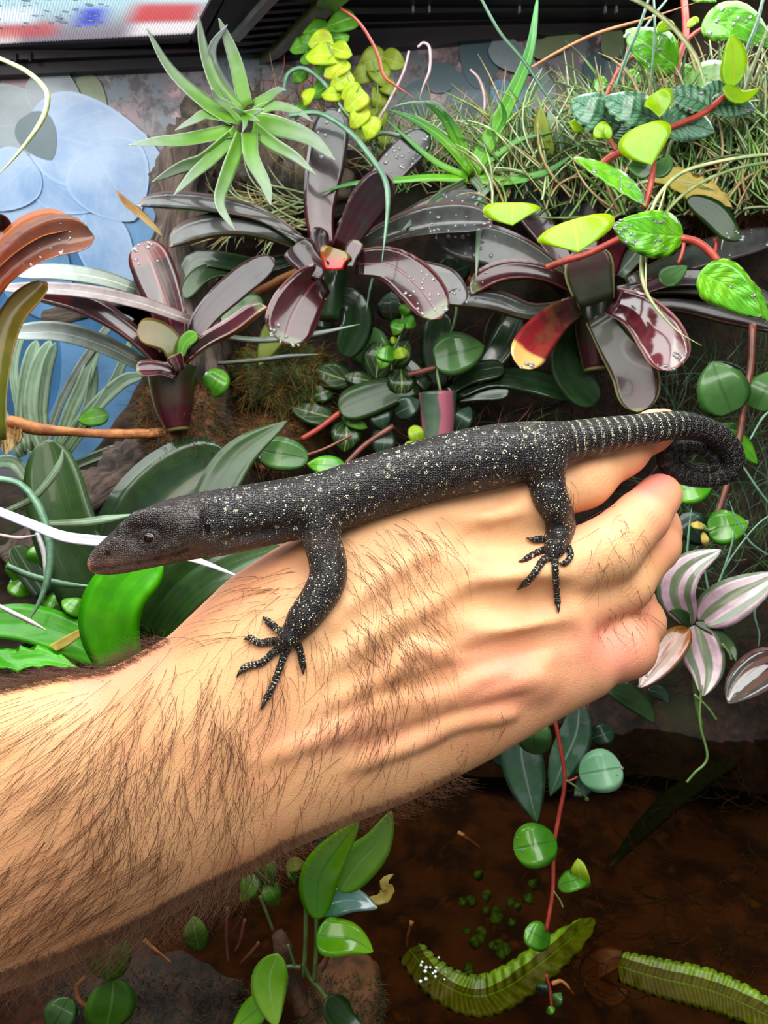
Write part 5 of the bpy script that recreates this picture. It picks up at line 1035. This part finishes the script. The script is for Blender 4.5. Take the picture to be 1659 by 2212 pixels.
# ------------------------------------------------------------------ right hand vine
r = plant('round_leaf_vine', 'brown stemmed vine with round grey green leaves down the right edge', 'vine', 1600, 900, .42)
tube(r, [(1626, 700), (1622, 790), (1606, 880), (1596, 950), (1572, 1040), (1550, 1110), (1530, 1150)], [8, 7.5, 7, 6], STB, .425)
rnd(r, 1560, 836, 108, 118, 110, RG, .415, 8, 'heart'); rnd(r, 1655, 842, 84, 96, 60, RG, .42, 12, 'heart'); rnd(r, 1495, 1052, 76, 84, 200, RB, .40, 10, 'round'); rnd(r, 1573, 1138, 78, 88, 10, RB, .405, 10, 'heart', drops=3); rnd(r, 1500, 1140, 66, 80, 130, RD, .43, 15, 'round')
rnd(r, 1605, 965, 44, 96, -50, RB, .43, 40, 'ovate'); rnd(r, 1580, 930, 40, 60, 150, RG, .435, 30, 'ovate'); rnd(r, 1508, 1135, 20, 38, 170, YEL, .40, 30, 'lance'); rnd(r, 1522, 1165, 18, 34, 280, YEL, .40, 20, 'lance'); tube(r, [(1545, 1140), (1530, 1145), (1515, 1138)], 4, STG, .402)
# ------------------------------------------------------------------ pink striped plant
r = plant('striped_pink_plant', 'tradescantia with pink, white and green striped pointed leaves beside the little finger', 'plant', 1480, 1345, .38)
lv(r, (TR, TR), (.385, .375), ([(1488, 1352), (1462, 1280), (1490, 1225), (1558, 1188)], 82, 12), ([(1512, 1345), (1560, 1310), (1620, 1275), (1690, 1238)], 94, 10), ([(1500, 1350), (1512, 1400), (1525, 1450), (1518, 1504)], 90, 8), ([(1485, 1355), (1450, 1400), (1410, 1450), (1382, 1486)], 66, 12, dict(mats=(TRO, TRO), drops=4)), ([(1495, 1350), (1470, 1330), (1445, 1320)], 30, 20, dict(mats=(JD, JD))),
   ([(1500, 1345), (1540, 1360), (1580, 1400), (1590, 1430)], 26, 20, dict(mats=(JD, JD))), ([(1310, 1485), (1350, 1500), (1390, 1530), (1414, 1562)], 52, 15, dict(mats=(JD, JD), D=.40)), ([(1400, 1490), (1430, 1500), (1445, 1520)], 30, 15, dict(mats=(RD, RD), D=.42)), prof='ovate', cup=.25, n=18)
tube(r, [(1480, 1345), (1498, 1420), (1502, 1500), (1515, 1570)], 5, STG, .39)
for pts in ([(1515, 1480), (1512, 1560), (1528, 1636), (1500, 1670), (1483, 1690)], [(1500, 1500), (1530, 1530), (1548, 1556)], [(1560, 1390), (1575, 1410), (1580, 1425)]): tube(r, pts, 2.8, STG, .375)
for i, (nm, pts, w_) in enumerate([('thin green grass stem rising left of the pink striped leaves', [(1488, 1340), (1482, 1250), (1488, 1150), (1496, 1080)], 6), ('thin grass stem arching across the uppermost striped leaf', [(1530, 1310), (1560, 1240), (1580, 1180), (1590, 1130)], 6), ('thin grass stem curving down past the bright round leaf', [(1660, 1200), (1620, 1170), (1590, 1120), (1575, 1080)], 5),
    ('fine grass stem hanging right of the striped leaves', [(1655, 1290), (1630, 1320), (1640, 1370), (1638, 1400)], 5), ('fine grass stem between the two upper striped leaves', [(1520, 1350), (1530, 1280), (1510, 1210), (1470, 1250)], 5), ('thin grass stem crossing the right edge', [(1620, 950), (1650, 900), (1680, 880)], 6), ('fine stem dropping from the yellow green leaf', [(1600, 1000), (1640, 1060), (1680, 1110)], 5), ('fine stem leaning over the striped leaf tip', [(1700, 1100), (1640, 1130), (1570, 1220), (1545, 1290)], 5)]): blade('fine_grass', nm, pts, w_, STD, .40, 'grass')
o = leaf(None, [(1700, 1425), (1650, 1445), (1600, 1485), (1572, 1520)], 86, 'ovate', (leafmat('wet_brown_striped', (70, 40, 36), (90, 96, 90), stripe=(120, 84, 74), sn=3, rough=.05, coat=1, tl=.1), BU), (.40, .395), 10, .35, name='wet_brown_leaf', drops=12, drange=(.6, .98), dr=(2, 6)); tag(o, 'glossy wet brown striped leaf at the right edge by the water', 'leaf')
# ------------------------------------------------------------------ hanging vine and spears under the hand
r = plant('hanging_vine', 'thin red vine with round pale leaves hanging below the hand into the water', 'vine', 1205, 1700, .36)
tube(r, [(1195, 1540), (1208, 1600), (1220, 1685), (1208, 1760), (1196, 1830), (1195, 1900), (1192, 1940), (1180, 2010)], 4.6, STR, (.375, .365), n=50); tube(r, [(1180, 2105), (1188, 2140), (1192, 2180)], 3.5, STR, .365)
tube(r, [(1222, 1685), (1245, 1700), (1268, 1724)], 2.6, STG, .368); ball('bud', PW(1268, 1726, .368), .0012, STG, r, 8); tube(r, [(1222, 1688), (1235, 1685), (1248, 1678)], 2.5, STR, .368); tube(r, [(1196, 1925), (1210, 1945), (1216, 1960)], 2, STO, .366)
for x, y, w_, h_, a, m_, rl in [(1155, 1592, 78, 74, 90, RG, 12), (1297, 1666, 92, 94, 10, RP, 8), (1156, 1826, 92, 94, 190, RB, 8), (1254, 1886, 44, 64, 100, RY, 25), (1238, 1902, 50, 70, 200, RB, 30), (1161, 2022, 58, 60, 150, RB, 8), (1204, 2158, 26, 30, 60, RG, 10), (1190, 2182, 16, 20, 30, RB, 10), (1172, 2134, 30, 26, 90, RD, 10)]: rnd(r, x, y, w_, h_, a, m_, .362, rl, 'round' if w_ > 48 else 'ovate', drops=2 if w_ > 80 else 0)
r = plant('spear_leaf_plant', 'dark speckled spear shaped leaves hanging over the water under the hand', 'plant', 1180, 1600, .40)
lv(r, (SP, SP), (.395, .385), ([(1135, 1560), (1125, 1620), (1140, 1700), (1160, 1778)], 92, 10), ([(1252, 1500), (1245, 1580), (1215, 1650), (1188, 1720)], 74, 12, dict(D=(.41, .405))), ([(1085, 1590), (1080, 1630), (1105, 1660)], 46, 20, dict(mats=(RD, RD), D=.405)), ([(1280, 1660), (1260, 1700), (1240, 1720)], 40, 20, dict(mats=(RD, RD), D=.42)), prof='lance', n=18)
r = plant('dim_round_leaf_vine', 'dim round leaves on a brown stem just above the water right of the vine', 'vine', 1290, 1580, .42)
rnd(r, 1300, 1587, 50, 50, 20, RD, .42, 10); rnd(r, 1255, 1650, 34, 40, 60, CG, .42, 10); tube(r, [(1272, 1510), (1268, 1560), (1262, 1620)], 3, STB, .42)
# ------------------------------------------------------------------ lower middle stem plant
r = plant('glossy_leaf_plant', 'small plant with pointed glossy lime leaves rising from the dark water', 'plant', 665, 2080, .33)
for pts, w_ in (([(655, 2110), (660, 2040), (662, 1940), (672, 1880), (698, 1838)], 5), ([(678, 2120), (683, 2050), (684, 1980)], 5), ([(655, 2080), (668, 2110), (690, 2135), (708, 2160)], 5), ([(650, 2090), (632, 2088), (615, 2090)], 5), ([(640, 2095), (628, 2060), (622, 2040)], 3.5), ([(590, 2010), (575, 1970), (562, 1935)], 3.5)): tube(r, pts, w_, STG, .335)
lv(r, (QP, QP), .33, ([(735, 1925), (770, 1870), (815, 1820), (846, 1752)], 82, -12, dict(D=.325)), ([(684, 1985), (690, 1900), (725, 1840), (776, 1775)], 86, 10, dict(mats=(QG, QG), D=.318)), ([(690, 1972), (720, 1950), (765, 1945), (816, 1962)], 62, 12, dict(mats=(QB, QB))), ([(684, 2020), (710, 2025), (760, 2030), (806, 2056)], 78, 10, dict(mats=(QG, QG), D=.322)),
   ([(600, 2060), (582, 2110), (585, 2160), (598, 2218)], 82, 12, dict(mats=(QP, QP), D=.312)), ([(575, 2170), (545, 2190), (500, 2230)], 60, 12, dict(mats=(QG, QG), D=.318)), ([(706, 2155), (725, 2185), (750, 2210), (790, 2225)], 66, 20, dict(mats=(JD, QB), D=.32)), ([(692, 1850), (710, 1800), (750, 1760)], 52, 20, dict(mats=(RD, RD), D=.34)), prof='ovate', cup=.2, n=18)
r = plant('small_leaf_cluster', 'cluster of small dull green leaves under the forearm hair', 'plant', 565, 1910, .34)
for x, y, w_, h_, a in ((578, 1880, 50, 76, 80), (537, 1918, 46, 66, 240), (587, 1930, 46, 56, 300), (638, 1868, 34, 40, 10), (424, 2015, 54, 74, 100), (632, 1890, 24, 34, 280)): rnd(r, x, y, w_, h_, a, CG if x != 638 else CO, .345, 15, 'ovate')
r = plant('round_leaf_creeper', 'round olive green leaves in shadow below the forearm', 'creeper', 215, 2120, .32)
for x, y, w_, h_, a, m_ in ((240, 2065, 94, 104, 80, CG), (237, 2168, 106, 106, 260, CG), (130, 2190, 72, 80, 240, RG)): rnd(r, x, y, w_, h_, a, m_, .325, 8, 'round')
tube(r, [(186, 2110), (168, 2130), (172, 2160), (200, 2180)], 5, STT, .325)
o = tube(None, [(600, 2015), (612, 2050), (625, 2100), (645, 2150), (655, 2190)], [14, 19, 18, 16, 14], mottled('rhizome_bark', (96, 66, 46), (66, 44, 30), 90, .7, .6), .342, 'rhizome', 14, wob=.15, label='stubby brown rhizome among the glossy lime leaves'); o['category'] = 'root'
o = leaf(None, [(790, 1940), (820, 1945), (840, 1925), (832, 1905), (850, 1888)], 30, 'lance', (YEL, YEL), .335, 20, .4, wav=.3, name='dead_leaf'); tag(o, 'curled yellow dead leaf floating over the dark water', 'dead leaf')
for i, (nm, pts) in enumerate([('dark root standing in shadow under the forearm', [(492, 1960), (490, 2020), (493, 2080)]), ('thin orange root right of the shadowed root', [(530, 1985), (520, 2030), (508, 2055)]), ('thin root leaning left in the dark water', [(560, 2035), (540, 2060), (520, 2080)]), ('orange root beside the dark moss', [(712, 2055), (705, 2080), (695, 2100)]), ('tan twig floating in the dark water right of the yellow leaf', [(890, 1990), (882, 2020), (878, 2045)]), ('pale tan twig floating behind the hanging vine', [(990, 1797), (1010, 1812), (1038, 1832)]), ('tan twig curling beside the vine tip', [(1192, 2125), (1215, 2120), (1240, 2148)]), ('brown twig in the shade under the forearm hair', [(310, 2030), (340, 2055), (370, 2080)])]):
    o = tube(None, pts, [5, 4, 2.5], STB if 'root' in nm else STT, .345 if pts[0][0] < 800 else DZ(pts[0][1], WZ) - .002, 'twig', 6, wob=.15, label=nm); o['category'] = 'twig'
# ------------------------------------------------------------------ under water
def dzl(y, off): return DZ(y, WZ - off)
r = plant('water_plant', 'crinkled lime green aquatic leaf bent under the water surface', 'water plant', 1080, 2100, dzl(2100, .01))
pts = [(880, 2045), (935, 2110), (1010, 2150), (1080, 2140), (1170, 2080), (1285, 1985)]
leaf(r, pts, 82, 'strap', (CR, CR), [dzl(p[1], .002) for p in pts], 12, .1, n=40, wav=.06, wn=9, m=8, drops=0, label='crinkled lime leaf with bright midrib')
DV, DF = [], []
for k in range(16):
    x, y = random.gauss(935, 16), random.gauss(2097, 12); rr = random.uniform(.0005, .0011); b_ = len(DV) * 25; DV.append(onZ(x, y, WZ + .0004) + iv * np.array([rr, rr, rr])); DF += [tuple(b_ + q for q in f) for f in ifc]
bb = mesh('air_bubbles', np.vstack(DV), DF, NT('bubble_white').pbr((.9, .95, 1, 1), .05, coat=1)); tag(bb, 'cluster of tiny white bubbles on the bent aquatic leaf', 'bubbles', kind='stuff')
r = plant('water_plant', 'long crinkled aquatic leaf at the lower right corner', 'water plant', 1550, 2150, dzl(2150, .01))
pts = [(1330, 2085), (1420, 2112), (1520, 2135), (1600, 2165), (1720, 2225)]
leaf(r, pts, 84, 'strap', (CR, CR), [dzl(p[1], .003) for p in pts], 12, .1, n=40, wav=.06, wn=9, m=8)
r = plant('sunken_leaf', 'brown dead leaf lying under the water beside the long aquatic leaf', 'dead leaf', 1310, 2100, dzl(2100, .02)); leaf(r, [(1255, 2110), (1310, 2075), (1370, 2070)], 60, 'ovate', (BROWN, BROWN), dzl(2090, .02), 20, .2); leaf(r, [(1260, 2120), (1320, 2150), (1360, 2140)], 50, 'ovate', (BROWN, BROWN), dzl(2120, .02), 20, .2)
WD = leafmat('submerged_dark_blade', (26, 44, 14), (40, 62, 20), rough=.5, coat=0, tl=.3)
o = leaf(None, [(1310, 1880), (1420, 1760), (1520, 1680), (1680, 1590)], 46, 'lance', (WD, WD), [dzl(y, .012) for y in (1880, 1760, 1680, 1590)], 10, .1, n=24, name='submerged_blade'); tag(o, 'dark green submerged blade rising to the right edge', 'leaf')
rs = np.random.RandomState(5); n = 130; x0 = rs.uniform(1150, 1660, n); y0 = rs.uniform(1600, 2150, n); a = rs.uniform(-2.8, .4, n); L_ = rs.uniform(60, 190, n); P = []
for i in range(n):
    q = []
    for t in np.linspace(0, 1, 8): aa = a[i] + t * rs.uniform(.4, 1.2); q.append(onZ(x0[i] + math.cos(aa) * L_[i] * t, y0[i] - math.sin(aa) * L_[i] * t * .7, WZ - .008 - .004 * math.sin(t * 3)))
    P.append(q)
o = strands('sunken_grass', np.array(P), np.tile(np.linspace(.0006, .0002, 8), (n, 1)), None, None, rs.randint(0, 2, n), [sm_('sunken_olive', (66, 60, 20), (44, 46, 14), .8, 0), sm_('sunken_brown', (84, 54, 22), (56, 36, 16), .8, 0)]); tag(o, 'thin olive and brown grass strands under the pond water', 'water grass', kind='stuff')
r = plant('clover_like_water_plant', 'patch of small round green floating leaves beside the vine tip', 'water plant', 1055, 2000, dzl(2000, .004))
for k in range(26):
    x, y = random.gauss(1065, 38), random.gauss(2010, 48); w_ = random.uniform(18, 34); rnd(r, x, y, w_, w_ * .9, random.uniform(0, 360), CG, dzl(y, .008), random.uniform(-10, 40), 'round', n=8, m=4)
# ------------------------------------------------------------------ moss and grass
moss('moss_clump', 'golden brown moss clump under the middle rosette', 612, 825, 110, 84, .507, 2600, 26, MG[1:] + MG[:1], 2)
moss('moss_clump', 'dark green moss cushion right of the golden moss', 668, 900, 70, 90, .518, 1400, 16, [MG[0], MG[0], MG[2]], 3)
moss('moss_clump', 'dark moss wrapped around the stem of the striped rosette', 395, 930, 88, 110, .45, 2600, 20, [MG[0], MG[2], MG[2]], 4, dep=.018)
moss('moss_clump', 'dark green moss mound under water among the glossy lime leaves', 745, 2160, 80, 60, .36, 1500, 12, [MG[0], MG[0], MG[2]], 5)
moss('moss_clump', 'dark moss mound added to cover the bright water reflection below the forearm at the lower left', 330, 2190, 200, 110, .37, 1900, 16, [MG[0], MG[2], M_SOIL], 8)  # added dark mound, hides the backdrop's bright reflection in the water
moss('moss_clump', 'brown fibrous moss along the upper right cork', 1600, 440, 120, 60, .47, 1500, 26, [MG[2], MG[2]], 6)
moss('moss_clump', 'brown rooty moss between the golden moss and the round leaves', 560, 950, 90, 50, .5, 1300, 22, [MG[2], MG[1], MG[2]], 7)
def tuft(name, label, x0, x1, y0, y1, n, ln, mats, D, seed, spread=1.2, R=.0007, cat_='grass', up=math.pi / 2):
    rs = np.random.RandomState(seed); P = []
    for i in range(n):
        x, y = rs.uniform(x0, x1), rs.uniform(y0, y1); d = rs.uniform(*D); a = up + rs.randn() * spread * .5; L_ = ln * rs.uniform(.4, 1.25); c = rs.uniform(-1.6, 1.6); q = []; px, py = x, y; dd = d
        for t in range(8): q.append(PW(px, py, dd)); aa = a + c * t / 7; px += math.cos(aa) * L_ / 7; py -= math.sin(aa) * L_ / 7; dd -= rs.uniform(-.001, .0025)
        P.append(q)
    o = strands(name, np.array(P), np.tile(np.array([1, 1, .95, .9, .8, .65, .45, .15]) * R, (n, 1)) * rs.uniform(.5, 1.2, (n, 1)), None, None, rs.randint(0, len(mats), n), mats); tag(o, label, cat_, kind='stuff'); return o
GM = [sm_('grass_green', (134, 172, 84), (104, 146, 60)), sm_('grass_pale', (190, 204, 156), (156, 176, 120)), sm_('grass_dark', (66, 98, 40), (50, 80, 34)), sm_('grass_straw', (176, 156, 104), (150, 128, 84))]
tuft('grass_clump', 'dense clump of fine green and straw grass on the upper right bank', 1330, 1720, 270, 470, 1200, 190, GM, (.43, .48), 11, R=.0012)
tuft('grass_clump', 'looser grass between the green air plant and the red stems', 1050, 1360, 300, 470, 460, 170, GM, (.45, .50), 12, R=.001)
tuft('grass_clump', 'wispy grass behind the central rosette leaves', 800, 1080, 300, 420, 260, 130, GM, (.48, .51), 13)
tuft('dry_roots', 'tangle of dry tan rootlets above the bark lump', 560, 760, 180, 330, 170, 90, [STT, GM[3], STB], (.48, .50), 14, 2.5, .0004, 'roots')
tuft('grass_clump', 'pale straw blades lying behind the middle rosette at left', 500, 680, 420, 500, 110, 130, [GM[1], GM[3], GM[1]], (.49, .5), 15, .8, .0009, up=math.pi)
tuft('grass_clump', 'dim fine grass in the dark gap at the right edge', 1440, 1700, 760, 1300, 330, 150, [GM[2], STD, GM[2]], (.46, .50), 16, 2.0, .0004)
tuft('dark_undergrowth', 'dark tangled roots and stems in the shade of the bank', 850, 1450, 720, 1000, 260, 120, [STK2, STB, GM[2]], (.50, .53), 17, 3.0, .0005, 'undergrowth')
